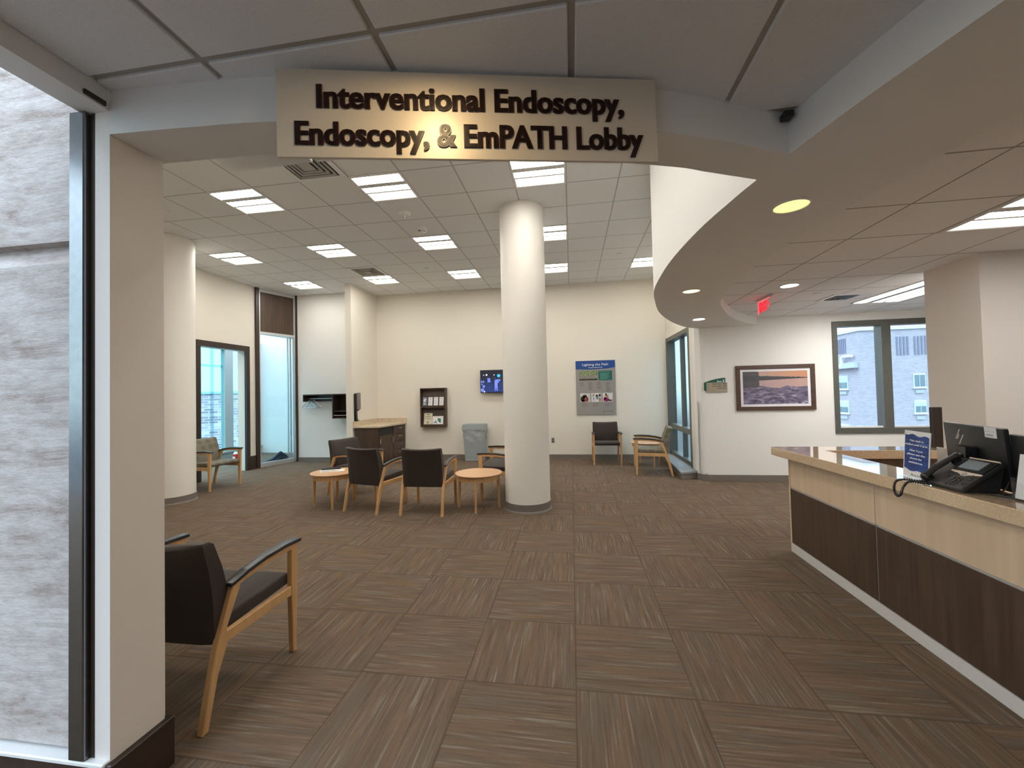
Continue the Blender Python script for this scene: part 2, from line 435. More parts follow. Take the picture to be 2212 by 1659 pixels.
# pillar (jamb of the portal) and the walls beside it
struct('wall_jamb', MB().box(-1.80, -1.733, 1.285, 1.488, 0, 2.70), TAUPE, 'narrow painted jamb wall at the left end of the portal', 'wall')
struct('baseboard_jamb', MB().box(-1.75, -1.708, 1.27, 1.512, 0, .20, .004, 1), DARKBASE, 'dark brown baseboard wrapping the portal jamb', 'baseboard')
struct('wall_front', MB().box(-7.2, -1.80, 1.46, 1.548, 0, CH), WALL, 'back of the entrance wall facing the lobby', 'wall')
B = MB().prism([(1.30, .222), (1.30, 2.092), (1.335, 2.160), (1.335, 2.172), (1.30, 2.178), (1.30, 5.2), (1.455, 5.2), (1.455, .222)], -6.5, -1.83, 'x')
struct('wall_concrete', B, CONC, 'rough pale concrete wall left of the dark mullion', 'wall')
struct('trim_2', MB().box(-6.5, -1.735, 1.262, 1.45, .190, .208, .004, 1), WHITE, 'white ledge strip at the foot of the concrete wall', 'trim')
struct('baseboard_left', MB().box(-6.5, -1.75, 1.275, 1.42, 0, .19), DARKBASE, 'dark brown low base under the white ledge', 'baseboard')
tm = struct('trim_3', MB().box(-1.89, -1.822, 1.262, 1.30, .208, 2.66, .004, 1), MULL, 'tall glossy metal mullion beside the concrete wall', 'mullion')
MB().box(-1.822, -1.80, 1.285, 1.31, .208, 2.66).build('recess_strip', DARKTRIM, tm)

struct('ceiling_daylight_cut', MB().box(-6.6, -3.4, -3.2, 1.47, 4.7, 4.8), PALE, 'added unseen roof strip limiting daylight left of the front ceiling', 'ceiling')  # unseen roof added to hold back daylight on the concrete wall
# left wall with the doorway
XL = -6.95
B = MB().box(XL - .21, XL, 1.5, 6.64, 0, CH).box(XL - .21, XL, 6.64, 7.75, 2.58, CH).box(XL - .21, XL, 7.75, 8.0, 0, CH)
struct('wall_left', B, WALL, 'cream left wall with a tall framed doorway', 'wall')
B = MB().box(XL - .03, XL + .03, 6.56, 6.65, 0, 2.57, .004, 1).box(XL - .03, XL + .03, 7.73, 7.82, 0, 2.57, .004, 1).box(XL - .03, XL + .03, 6.56, 7.82, 2.57, 2.68, .004, 1)
struct('trim_4', B, DARKTRIM, 'dark brown frame around the doorway in the left wall', 'door frame')
struct('baseboard_side', MB().box(XL, XL + .025, 1.55, 6.56, 0, .1).box(XL, XL + .03, 7.82, 8.0, 0, .29), DARKBASE, 'dark brown base block between doorway and glazed panel', 'baseboard')
# storefront: local x along it, y outward
sf0 = Vector((-6.95, 8.0)); sf1 = Vector((-6.62, 8.92)); L = (sf1 - sf0).length
an = math.atan2(sf1.y - sf0.y, sf1.x - sf0.x)
W1 = structroot('window_1', 'full-height glazed panel with dark posts and a wood transom panel', 'window', (sf0.x, sf0.y, 0), an)
MB().box(0, .07, -.05, .05, 0, CH).box(L - .05, L + .02, -.05, .05, 0, CH).build('post', DARKTRIM, W1)
MB().box(.07, .10, -.03, .03, 0, CH).box(L - .085, L - .05, -.03, .03, 0, CH).box(.10, L - .085, -.035, .035, 0, .10).box(.10, L - .085, -.03, .03, 3.0, 3.05).box(.10, L - .085, -.03, .03, 3.95, CH).build('window_frame', ALU, W1)
MB().box(.10, L - .085, -.015, .015, 3.05, 3.95).build('transom_panel', DARKWOOD, W1, label='dark walnut transom panel')
MB().box(.10, L - .085, -.004, .004, .10, 3.0).build('glass_pane', GLASS, W1)
MB().box(L - .16, L - .14, .10, .14, .1, 3.0).box(L - .115, L - .095, .06, .10, .1, 3.0).build('mullion', ALU, W1)
# corridor behind the left wall
struct('wall_corridor', MB().box(-9.0, -6.5, 10.3, 10.4, 0, 4.0).box(-6.62, -6.55, 8.95, 10.3, 0, CH).box(-9.0, -7.3, 2.9, 3.0, 0, 3.2), PALE, 'plain pale wall at the end of the daylit corridor', 'wall')
struct('ceiling_corridor', MB().prism([(-7.55, 2.9), (-7.0, 2.9), (-7.0, 8.05), (-6.70, 8.95), (-6.62, 8.95), (-6.62, 10.3), (-7.2, 10.3), (-7.55, 8.3)], 3.1, 3.2).box(-9.0, -8.75, 2.9, 10.3, 3.1, 3.2), PALE, 'corridor ceiling with an added gap letting daylight in from above', 'ceiling')  # middle left open on purpose so sky light floods the corridor
W2 = structroot('window_2', 'floor-to-ceiling corridor window facing the brick building', 'window', (-8.85, 0, 0))
MB().box(-.1, .05, 3, 10.4, 0, .2).box(-.1, .05, 3, 10.4, 2.83, 3.15).box(-.08, .04, 9.14, 9.39, .2, 2.83).box(-.08, .04, 10.1, 10.4, .2, 2.83).box(-.08, .04, 6.9, 7.0, .2, 2.83).box(-.08, .04, 4.8, 4.9, .2, 2.83).box(.05, .12, 3, 10.3, .18, .22).build('window_frame', plain('grey_green_frame', (.36, .42, .42), .5), W2)
MB().box(-.01, .0, 3, 10.2, .2, 2.85).build('glass_pane', BLUEGLASS, W2)
MB().box(-.07, -.05, 8.82, 8.90, .2, 2.85).box(-.07, -.05, 8.42, 9.14, 2.36, 2.42).build('reflection_bars', REFLSTRIP, W2)  # cross-shaped window reflection, put in as pale tinted strips
# back walls
struct('wall_coat', MB().box(-6.60, -4.82, 8.9, 9.0, 0, CH), PALE, 'pale wall behind the coat rack', 'wall')
struct('wall_partition', MB().box(-4.89, -4.75, 8.18, 9.40, 0, CH), WALL, 'short partition wall between coat rack and cabinet', 'wall')
struct('wall_back', MB().box(-4.82, 2.3, 9.35, 9.45, 0, CH), WALL, 'cream back wall carrying the poster and screen', 'wall')
def baseb(name, mb, label): struct(name, mb, VINYL, label, 'baseboard')
baseb('baseboard_coat', MB().box(-6.60, -4.89, 8.885, 8.9, 0, .10).box(-6.60, -4.89, 8.87, 8.9, 0, .012), 'grey-brown vinyl base under the coat rack wall')
baseb('baseboard_partition', MB().box(-4.905, -4.735, 8.165, 8.18, 0, .10).box(-4.905, -4.89, 8.165, 8.9, 0, .10).box(-4.75, -4.735, 8.165, 8.25, 0, .1), 'grey-brown vinyl base around the partition end')
baseb('baseboard_back', MB().box(-4.10, 2.10, 9.335, 9.35, 0, .10).box(-4.10, 2.10, 9.32, 9.35, 0, .012), 'grey-brown vinyl base along the back wall')
# right side wall with its tall window, picture wall
B = MB().box(2.10, 2.30, 7.36, 7.56, 0, CH).box(2.10, 2.30, 7.56, 9.4, 2.66, CH).box(2.10, 2.30, 7.56, 9.4, 0, .12)
struct('wall_side', B, WALL, 'cream side wall around the tall narrow window', 'wall')
W3 = structroot('window_3', 'tall dark framed window at the right end of the back wall', 'window', (2.10, 0, 0))
MB().box(.0, .17, 9.26, 9.35, .13, 2.66).box(.0, .17, 7.56, 7.68, .13, 2.66).box(.005, .17, 7.68, 9.26, 2.58, 2.66).box(.03, .17, 7.68, 9.26, .13, .20).box(.02, .17, 7.68, 9.26, .70, .80).box(.08, .16, 8.42, 8.50, .20, .70).box(.08, .16, 8.42, 8.50, .80, 2.58).build('window_frame', BRONZE, W3)
MB().box(.13, .134, 7.68, 8.42, .2, 2.58).box(.13, .134, 8.5, 9.26, .2, 2.58).build('glass_pane', glass('smoky_glass', (.78, .85, .86)), W3)
MB().prism([(1.80, 7.18), (2.10, 7.30), (2.10, 9.34), (1.93, 9.34)], .10, .13).build('window_sill', plain('grey_sill', (.30, .32, .34), .4), W3)
MB().prism([(1.815, 7.20), (2.10, 7.32), (2.10, 9.34), (1.945, 9.34)], 0, .10).build('sill_base', VINYL, W3)
for q in kids(W3):
    if q.name.startswith('window_sill') or q.name.startswith('sill_base'): q.location.x = -2.10
YP = 7.15
B = MB().prism([(2.10, 7.26), (2.16, 7.17), (2.22, YP), (4.17, YP), (4.17, 7.36), (2.10, 7.36)], 0, CH)
B.box(4.17, 5.75, YP, 7.36, 0, .77).box(4.17, 5.75, YP, 7.36, 2.57, 2.95).box(5.75, 6.4, YP, 7.36, 0, 2.95)
struct('wall_picture', B, PALE, 'pale wall carrying the framed river picture', 'wall')
baseb('baseboard_picture', MB().prism([(2.085, 7.26), (2.15, 7.155), (2.22, YP - .015), (6.4, YP - .015), (6.4, YP), (2.22, YP), (2.16, 7.17), (2.10, 7.26)], 0, .10), 'grey-brown vinyl base below the framed picture')
struct('trim_5', MB().box(2.17, 2.235, YP - .008, YP + .02, .12, 1.33, .003, 1).box(2.088, 2.10, 7.19, 7.25, .12, 1.33), WHITE, 'white corner guard at the left end of the picture wall', 'corner guard')
W4 = structroot('window_4', 'two-pane bronze framed window facing the pale brick building', 'window', (4.17, YP, 0))
MB().box(0, 1.58, -.02, .12, .77, .86).box(0, 1.58, -.02, .12, 2.48, 2.57).box(0, .07, -.02, .12, .86, 2.48).box(1.51, 1.58, -.02, .12, .86, 2.48).box(.70, .83, -.02, .14, .86, 2.48).build('window_frame', BRONZE, W4)
MB().box(.07, .70, .06, .066, .86, 2.48).box(.83, 1.51, .06, .066, .86, 2.48).build('glass_pane', GLASS, W4)
MB().box(.07, .70, .02, .05, .86, .885).box(.83, 1.51, .02, .05, .86, .885).build('shade_hem', WHITE, W4)
# square pillar at right, far right and rear enclosure
struct('wall_pillar', MB().box(3.65, 4.6, 4.17, 4.74, 0, 2.75), TAUPE, 'broad tan square pillar behind the desk', 'pillar')
struct('wall_right', MB().box(6.3, 6.4, -3.2, 7.3, 0, 2.75), TAUPE, 'tan wall closing the desk area on the right', 'wall')
struct('wall_rear', MB().box(-1.85, 6.4, -3.3, -3.2, 0, 2.95), TAUPE, 'tan wall behind the viewpoint', 'wall')
# columns
def column(name, x, y, r, label):
    o = struct(name, MB().cyl((x, y, 0), (x, y, CH), r, n=72), COLUMN, label, 'column', 30)
    return o
column('wall_column', -.617, 5.41, .300, 'round cream column in the middle of the lobby')
column('wall_column_left', -6.10, 5.355, .300, 'round cream column beside the portal jamb at left')
for nm, x, y, lb in (('baseboard_column', -.617, 5.41, 'grey-brown vinyl base around the middle column'), ('baseboard_column_left', -6.10, 5.355, 'grey-brown vinyl base around the left column')):
    struct(nm, MB().lathe([(.322, 0), (.318, .010), (.309, .022), (.309, .105), (.299, .107), (.299, 0)], 72, Matrix.Translation((x, y, 0))), VINYL, lb, 'baseboard', 30)

# ------------------------------------------------------------------ ceiling fixtures
PANEL = emit('lit_panel', (1.0, .95, .865), 19.)
COOLPANEL = emit('lit_panel_desk', (1.0, .97, .92), 17.)
CANW = emit('lit_can_warm', (1.0, .86, .30), .62); CANM = emit('lit_can_mid', (1.0, .90, .55), .75)
CANC = emit('lit_can', (1.0, .93, .80), 12.)
BAFF = plain('grey_baffle', (.66, .66, .65), .5); LENS = emit('lit_side_lens', (1.0, .96, .91), .50)
def light2x2(label, x, y, z=CH, mat=PANEL, sx=.61, sy=.5985, group='square ceiling light panels in the lobby'):
    t = thing('ceiling_light', label, 'ceiling light', (x, y, z), 0, group)
    e = .022
    MB().box(0, sx, 0, e, -.012, .0).box(0, sx, sy - e, sy, -.012, .0).box(0, e, e, sy - e, -.012, 0).box(sx - e, sx, e, sy - e, -.012, 0).build('frame', WHITE, t)
    MB().box(e, sx - e, e, sy * .64, -.006, -.001).build('diffuser', mat, t)
    MB().box(e, sx - e, sy * .64, sy - e, -.006, -.001).build('side_lens', LENS, t)
    MB().box(e, sx - e, sy * .30, sy * .43, -.010, -.006).build('baffle', BAFF, t)
    MB().box(e, sx - e, sy * .61, sy * .65, -.010, -.006).build('baffle', BAFF, t)
    return t
T, TY = .61, .5985
LROWS = [
 (-7, 7, 'leftmost of the three square ceiling lights in the nearest lobby row'),
 (-4, 7, 'square ceiling light in the nearest lobby row, just above the two small ceiling sensors'),
 (-1, 7, 'square ceiling light right above the middle column, cut by the hanging sign'),
 (-10, 10, 'leftmost square ceiling light in the second lobby row, near the left column top'),
 (-7, 10, 'second square ceiling light from the left in the second lobby row'),
 (-4, 10, 'square ceiling light in the second lobby row, left of the middle column'),
 (-1, 10, 'square ceiling light half hidden by the middle column, second row'),
 (-10, 13, 'leftmost square ceiling light in the farthest row, before the wood transom panel'),
 (-7, 13, 'square ceiling light in the farthest row, directly behind the ceiling air vent'),
 (-4, 13, 'square ceiling light in the farthest row, third from the left'),
 (-1, 13, 'square ceiling light half hidden by the middle column, farthest row'),
 (2, 13, 'rightmost square ceiling light in the farthest row, cut by the curved bulkhead')]
LROWS += [(k, 4, 'square ceiling light behind the header, above the ' + w_) for k, w_ in ((-7, 'left end of the portal'), (-4, 'left half of the portal'), (-1, 'middle of the portal'))]
first = None
for i, j, lb in LROWS:
    if first is None: first = light2x2(lb, i * T, j * TY)
    else: dup(first, lb, (i * T, j * TY, CH))
light2x2('square ceiling light panel over the desk at the right picture edge', 2.82, 2.90, DZ, COOLPANEL, .60, .60, 'ceiling lights over the desk area')
light2x2('added unseen ceiling light panel over the staff side of the desk', 4.65, 2.90, DZ, COOLPANEL, .60, .60, 'ceiling lights over the desk area')  # out-of-view panel added to brighten the desk area
light2x2('added unseen ceiling light panel over the desk work surface', 4.65, 1.07, DZ, COOLPANEL, .60, .60, 'ceiling lights over the desk area')  # another fill panel added out of view
t = thing('ceiling_light', 'long two-lamp ceiling light in front of the bronze framed window', 'ceiling light', (3.93, 5.08, DZ), 0, 'ceiling lights over the desk area')
MB().box(0, .61, 0, .022, -.012, 0).box(0, .61, 1.2, 1.22, -.012, 0).box(0, .022, 0, 1.22, -.012, 0).box(.588, .61, 0, 1.22, -.012, 0).build('frame', WHITE, t)
MB().box(.022, .588, .022, 1.2, -.006, -.001).build('diffuser', COOLPANEL, t)
MB().box(.18, .27, .022, 1.2, -.010, -.006).box(.39, .43, .022, 1.2, -.010, -.006).build('baffle', plain('grey_baffle_dark', (.3, .3, .3), .5), t)
def can(label, x, y, z, r, mat, group='round recessed downlights'):
    t = thing('downlight', label, 'downlight', (x, y, z), 0, group)
    MB().lathe([(r + .012, 0), (r + .012, -.005), (r + .002, -.008), (r, -.002), (r, 0)], 40).build('trim_ring', WHITE, t, 40)
    MB().cyl((0, 0, -.004), (0, 0, -.001), r, n=40).build('lamp', mat, t)
    return t
can('nearest yellow downlight in the curved bulkhead soffit', 1.262, 2.475, SZ, .085, CANW)
can('middle yellow downlight in the curved bulkhead soffit', 1.272, 4.44, SZ, .082, CANM)
can('farthest small downlight in the curved bulkhead soffit', 1.89, 6.27, SZ, .08, CANC)
can('round downlight in the tiled desk ceiling above the exit sign', 2.50, 5.0, DZ, .085, CANC)
can('warm downlight in the dark front ceiling before the hanging sign', -.40, 1.03, FZ - .004, .065, emit('lit_can_amber', (1.0, .72, .38), 42.))

can('added unseen warm downlight right of the viewer for fill light', .95, .35, FZ - .004, .085, emit('lit_can_front', (1.0, .90, .76), 26.))  # out-of-view lamp added to lift the foreground and the jamb
def vent(label, x, y, z, sx, sy, dark, group='square four-way air vents'):
    t = thing('air_vent', label, 'air vent', (x, y, z), 0, group)
    m = GRID if not dark else BRONZE
    B = MB()
    def ring(a, b_, z0, z1):
        B.box(a, sx - a, a, b_, z0, z1).box(a, sx - a, sy - b_, sy - a, z0, z1).box(a, b_, b_, sy - b_, z0, z1).box(sx - b_, sx - a, b_, sy - b_, z0, z1)
    ring(.01, .06, -.012, 0); B.build('frame', WHITE, t)
    B = MB()
    for k in range(3):
        a = .085 + k * .05
        ring(a, a + .022, -.016 - k * .004, -.004)
    B.box(.235, sx - .235, .235, sy - .235, -.028, -.018)
    B.build('louver', m, t)
    MB().box(.06, sx - .06, .06, sy - .06, -.003, -.001).build('throat', BLACK, t)
    return t
vent('large square air vent behind the hanging sign, near its left end', -5 * T, 6 * TY, CH, T, TY, False)
vent('square air vent in front of a ceiling light in the farthest row', -7 * T, 12 * TY, CH, T, TY, False)
vent('small dark square vent in the desk ceiling by the long light', 3.32, 5.62, DZ, .42, .42, True)
t = thing('sprinkler_head', 'small round ceiling sprinkler with a shiny tip, nearer of two fittings', 'sprinkler', (-2.19, 5.17, CH))
MB().lathe([(.085, 0), (.085, -.008), (.06, -.03), (.055, -.04), (0.001, -.04)], 28).build('escutcheon', WHITE, t, 40)
MB().cyl((0, 0, -.04), (0, 0, -.075), .014, .008, 12).sphere((0, 0, -.08), .018).build('deflector', STEEL, t, 40)
t = thing('smoke_detector', 'small round smoke detector behind the sprinkler in the lobby ceiling', 'smoke detector', (-2.15, 5.70, CH))
MB().lathe([(.075, 0), (.075, -.02), (.06, -.045), (.03, -.052), (0.001, -.052)], 28).build('housing', WHITE, t, 40)
MB().box(.03, .06, -.01, .01, -.05, -.03, .003, 1).build('sensor_slot', BLACK, t)
MB().box(-.04, -.01, -.05, -.03, -.054, -.04).build('sensor_slot', BLACK, t)
c0 = None
for x, y, z, lb in ((-2.76, 7.52, CH, 'small white ceiling cap left of the middle column'), (-5.22, 7.53, CH, 'small white ceiling cap before the far left ceiling light'), (.925, 7.48, CH, 'small white ceiling cap right of the middle column'), (-5.20, 4.50, CH, 'small white ceiling cap right above the left column'), (3.06, 5.50, DZ, 'small grey ceiling cap between exit sign and dark vent')):
    if c0 is None:
        c0 = MB().lathe([(.045, 0), (.045, -.006), (.035, -.016), (.001, -.018)], 20).build('flush_sprinkler', WHITE, None, 40)
        tag(c0, lb, 'sprinkler', 'flush ceiling sprinklers'); c0.location = (x, y, z)
    else: dup(c0, lb, (x, y, z))
tag(MB().box(.935, .975, 1.855, 1.90, 2.70, 2.727, .003, 1).build('sensor_box', BLACK, None), 'tiny black sensor box in the right corner of the front ceiling', 'sensor')
tag(MB().box(-1.737, -1.727, 1.20, 1.272, 2.668, 2.688, .003, 1).build('sensor_strip', DARKTRIM, None), 'small brown strip on the left edge of the front ceiling', 'sensor')

# exit sign: plate seen edge on, hung from the desk ceiling
t = thing('exit_sign', 'red glowing edge-lit EXIT sign hanging under the desk ceiling', 'exit sign', (2.49, 5.60, 2.50), -PI / 2)
MB().box(-.20, .20, -.03, .03, .188, .20).box(-.17, .17, -.018, .018, .17, .19).build('canopy', ALU, t)
MB().box(-.165, .165, -.003, .003, .0, .17).build('plate', ACRYL, t)
REDL = emit('lit_red', (1.0, .012, .03), .75)
MB().box(-.165, -.157, -.004, .004, 0, .17).box(-.165, .165, -.005, .005, .166, .171).build('lit_edge', emit('lit_red_edge', (1.0, .10, .11), .7), t)
text('lettering', 'EXIT', .235, .125, -.125, -.004, .022, REDL, t, .05, .003)
MB().prism([(.118, .11), (.128, .125), (.157, .087), (.128, .05), (.118, .065), (.138, .087)], -.007, -.004, 'y').build('arrow', REDL, t)

# ------------------------------------------------------------------ hanging sign
sa = Vector((-1.012, 1.272)); sb = Vector((.352, 1.588)); SL = (sb - sa).length
t = thing('hanging_sign', 'wide gold lobby sign with two lines of dark letters on the header', 'sign', (sa.x, sa.y, 2.395), math.atan2(sb.y - sa.y, sb.x - sa.x))
m, nt, b = nt_new('satin_gold_board')
f = noise(nt, objc(nt), 240., 2.)
nt.links.new(ramp(nt, f, [(.3, (.66, .585, .48)), (.7, (.73, .65, .54))]), b.inputs['Base Color'])
b.inputs['Metallic'].default_value = .22; b.inputs['Roughness'].default_value = .42
bump(nt, b, f, .03, .001)
t.rotation_euler = (0, -math.radians(.6), t.rotation_euler.z)
H = .322
MB().box(0, SL, 0, .012, 0, H, .002, 1).build('board', m, t)
text('lettering', 'Interventional Endoscopy,', SL * .808, H * .265, SL * .100, -.001, H * .555, LETTER, t, .016, .004, fat=.062)
text('lettering', 'Endoscopy, & EmPATH Lobby', SL * .914, H * .265, SL * .045, -.001, H * .135, LETTER, t, .016, .004, fat=.062)
MB().box(.2, .22, .012, .06, .24, .26).build('bracket', STEEL, t)
MB().box(SL - .22, SL - .2, .012, .06, .24, .26).build('bracket', STEEL, t)

# ------------------------------------------------------------------ chairs
def make_chair(name, label, fab, w=.55, group='lobby armchairs with maple frames', back=None):
    t = thing(name, label, 'armchair', (0, 0, 0), 0, group)
    h = w / 2
    # seat cushion
    MB().prism([(-.22, .385), (.285, .405), (.305, .43), (.30, .462), (.27, .475), (0, .468), (-.22, .455)], -h + .02, h - .02, 'x', .016, 3).build('seat', fab, t, 35)
    # backrest: curved slab
    b = bmesh.new(); nx, nz = 10, 8
    prof = [(.35, -.215, .05), (.36, -.22, .085), (.45, -.222, .105), (.55, -.232, .118), (.63, -.25, .115), (.72, -.277, .102), (.80, -.31, .09), (.832, -.325, .078), (.845, -.332, .045)]
    bw = h - .008
    F, K = [], []
    for z, y, th in prof:
        rf, rk = [], []
        for i in range(nx + 1):
            u = -1 + 2 * i / nx; u = math.copysign(abs(u) ** .8, u)
            edge = min(1., (1 - abs(u)) * 4 + .72)
            x = u * (bw - (.012 if z in (.35, .845) else 0) - .012 * abs(z - .6))
            yc = y + .045 * u * u * max(0., (z - .40) / .45)
            zz = z + (.012 * u * u if z > .8 else 0)
            rf.append(b.verts.new((x, yc + th / 2 * edge, zz))); rk.append(b.verts.new((x, yc - th / 2 * edge, zz)))
        F.append(rf); K.append(rk)
    for A, sgn in ((F, 1), (K, -1)):
        for r_, q_ in zip(A, A[1:]):
            for i in range(nx): b.faces.new((r_[i], r_[i + 1], q_[i + 1], q_[i]))
    for i in range(nx): b.faces.new((F[0][i], F[0][i + 1], K[0][i + 1], K[0][i])); b.faces.new((F[-1][i], F[-1][i + 1], K[-1][i + 1], K[-1][i]))
    for k in range(len(prof) - 1):
        b.faces.new((F[k][0], F[k + 1][0], K[k + 1][0], K[k][0])); b.faces.new((F[k][nx], F[k + 1][nx], K[k + 1][nx], K[k][nx]))
    bmesh.ops.recalc_face_normals(b, faces=b.faces)
    bb = MB(); bb.add(b); bb.build('backrest', fab, t, 50)
    for s in (-1, 1):
        x0, x1 = (h - .017, h + .017) if s > 0 else (-h - .017, -h + .017)
        MB().prism([(.262, 0), (.292, 0), (.306, .40), (.312, .63), (.255, .625), (.252, .42)], x0, x1, 'x', .004, 1).build('leg', MAPLE, t, 30)
        MB().prism([(-.345, 0), (-.312, 0), (-.258, .22), (-.205, .34), (-.206, .42), (-.118, .600), (-.172, .606), (-.270, .34), (-.314, .15)], x0, x1, 'x', .004, 1).build('leg', MAPLE, t, 30)
        MB().box(x0 + .004, x1 - .004, -.24, .27, .345, .402, .004, 1).build('side_rail', MAPLE, t)
        top = [(.325, .648), (.20, .654), (.05, .648), (-.08, .630), (-.180, .606)]
        bot = [(-.17, .584), (-.08, .602), (.05, .618), (.20, .622), (.31, .618)]
        ar = MB().prism(top + bot, x0, x1, 'x', .003, 1).build('armrest', MAPLE, t, 30)
        cap = [(.335, .653), (.33, .668), (.20, .675), (.05, .669), (-.08, .651), (-.188, .624), (-.191, .606), (-.180, .606), (-.08, .630), (.05, .648), (.20, .654), (.325, .648)]
        c = MB().prism(cap, x0 - .010, x1 + .010, 'x', .004, 2).build('arm_cap', BLACKURE, ar, 40)
        c['label'] = 'black urethane arm cap'
    return t
PC = []   # placed chairs
near = make_chair('armchair', 'extra wide dark armchair beside the portal jamb, nearest to the viewer', DARKFAB, .80)
near.location = (-2.12, 1.978, 0)
dark = make_chair('armchair', 'dark armchair against the back wall under the blue-headed poster', DARKFAB)
dark.location = (.706, 8.82, 0); dark.rotation_euler = (0, 0, PI)
def place(label, x, y, face, src=dark):
    return dup(src, label, (x, y, 0), face - PI / 2)
def fdir(a): return Vector((math.cos(a), math.sin(a)))
fa = math.radians(-20)
place('dark armchair angled at the far side of the left round table, before the corner cabinet', *(Vector((-3.855, 5.88)) + .275 * Vector((-math.sin(fa), math.cos(fa))) + .328 * fdir(fa)), fa)
fb = math.atan2(.967, .253)
place('dark armchair with its back to us, right beside the left round table', *(Vector((-2.80, 4.981)) + .328 * fdir(fb)), fb)
place('dark armchair with its back to us, just left of the right round table', -1.928, 5.232, PI / 2)
place('extra wide dark armchair mostly hidden behind the middle column', -1.06, 6.17, PI, near)
sage = make_chair('armchair', 'sage circle-patterned armchair half hidden behind the left column', SAGE)
fh = math.atan2(-.12, .99)
sage.location = (-6.257, 6.229, 0); sage.rotation_euler = (0, 0, fh - PI / 2)
ff = math.atan2(.16, -.97)
place('sage patterned armchair in side view beside the tall dark framed window', 1.455, 7.79, ff, sage)

# ------------------------------------------------------------------ round tables
def make_table(label, x, y, rz, d=.64):
    t = thing('round_table', label, 'side table', (x, y, 0), rz, 'round maple side tables')
    r = d / 2
    MB().lathe([(.001, .448), (r - .035, .448), (r - .006, .462), (r, .468), (r - .003, .474), (.001, .474)], 56).build('tabletop', MAPLETOP, t, 30)
    MB().lathe([(r - .055, .39), (r - .04, .39), (r - .04, .448), (r - .055, .448)], 48).build('apron', MAPLE, t, 30)
    for k in range(4):
        a = PI / 2 * k; c = Vector((math.cos(a), math.sin(a), 0)) * (r - .055)
        MB().cyl((c.x * 1.03, c.y * 1.03, 0), (c.x, c.y, .448), .014, .023, 16).build('leg', MAPLE, t, 40)
    return t
rtab = make_table('round maple table just left of the middle column', -1.275, 5.345, math.radians(4))
dup(rtab, 'round maple table at left holding a printed sheet and a dark folder', (-3.385, 5.34, 0), math.radians(25))
dup(rtab, 'round maple table behind the sage armchair by the right window', (1.49, 8.56, 0), math.radians(20))
for o in kids(rtab): pass
t = thing('magazine', 'white printed sheet lying on the left round table', 'magazine', (-3.44, 5.40, .474), math.radians(26), None)
MB().box(-.17, .15, -.10, .08, 0, .004).build('sheet', PAPER, t)
MB().box(-.15, .05, -.07, -.055, .004, .005).box(-.15, .08, -.03, -.02, .004, .005).box(-.15, .02, .0, .012, .004, .005).build('print', TEXTD, t)
tag(MB().box(-.16, .10, -.045, .045, 0, .022, .006, 2).build('folder', BLACK, None), 'narrow black folder lying on the printed sheet', 'folder')
o = bpy.data.objects['folder']; o.location = (-3.50, 5.50, .4785); o.rotation_euler = (0, 0, math.radians(24))

# ------------------------------------------------------------------ back wall things
YB = 9.35
# brochure rack
t = thing('brochure_rack', 'dark walnut wall rack with two rows of brochures', 'brochure rack', (-3.60, YB, .77))
RW, RH, RD = .63, .93, .14
MB().box(0, RW, -.012, 0, 0, RH).build('back_panel', DARKWOOD, t)
MB().box(0, .025, -RD, -.012, 0, RH, .002, 1).box(RW - .025, RW, -RD, -.012, 0, RH, .002, 1).build('side_panel', DARKWOOD, t)
MB().box(.025, RW - .025, -RD, -.012, 0, .03).build('shelf', DARKWOOD, t)
MB().box(.025, RW - .025, -RD, -.012, RH - .025, RH).build('shelf', DARKWOOD, t)
MB().box(.025, RW - .025, -RD, -.012, .455, .475).build('shelf', DARKWOOD, t)
MB().box(.025, RW - .025, -RD, -RD + .012, .03, .06).box(.025, RW - .025, -RD, -RD + .012, .475, .505).build('front_lip', DARKWOOD, t)
MB().prism([(-.012, .06), (-.09, .035), (-.098, .035), (-.020, .42), (-.012, .42)], .03, RW - .03, 'x').prism([(-.012, .5), (-.09, .48), (-.098, .48), (-.020, .86), (-.012, .86)], .03, RW - .03, 'x').build('slanted_rest', DARKWOOD, t)
TILT = Matrix.Rotation(math.radians(-11), 4, 'X')
def sheet(name, label, cat, x, y, z, w_, h_, mat, group, rows, cols=TEXTD, pic=None):
    t = thing(name, label, cat, (x, y, z), 0, group)
    MB().box(0, w_, -.004, 0, 0, h_, M=TILT).build('leaflet', mat, t)
    B = MB()
    for k, (a, c, zz, hh) in enumerate(rows): B.box(w_ * a, w_ * c, -.0055, -.004, h_ * zz, h_ * (zz + hh), M=TILT)
    B.build('print', cols, t)
    if pic: pic(t)
    return t
LB = plain('blue_grey_print', (.20, .24, .33), .5, var=.5, scale=25)
GREYT = plain('grey_print', (.42, .42, .46), .6)
for k, lb in enumerate(('blue-grey narrow leaflet at the left end of the rack top row', 'second white narrow leaflet from the left in the rack top row', 'third white narrow leaflet from the left in the rack top row', 'white narrow leaflet at the right end of the rack top row')):
    x = -3.60 + .050 + k * .138
    if k == 0:
        sheet('leaflet', lb, 'leaflet', x, YB - .101, 1.283, .105, .20, LB, 'leaflets in the top row of the rack', [(.2, .7, .45, .2), (.3, .8, .7, .12), (.3, .6, .15, .15)], PAPER)
    else:
        sheet('leaflet', lb, 'leaflet', x, YB - .101, 1.283, .105, .20, PAPER, 'leaflets in the top row of the rack', [(.2, .55, .82, .06), (.6, .8, .80, .05), (.3, .8, .74, .05)] + [(.15, .8 - .1 * (q % 3), .12 + .075 * q, .022) for q in range(7)], GREYT)
CREAM = plain('cream_paper', (.66, .63, .45), .6, var=.08, scale=12)
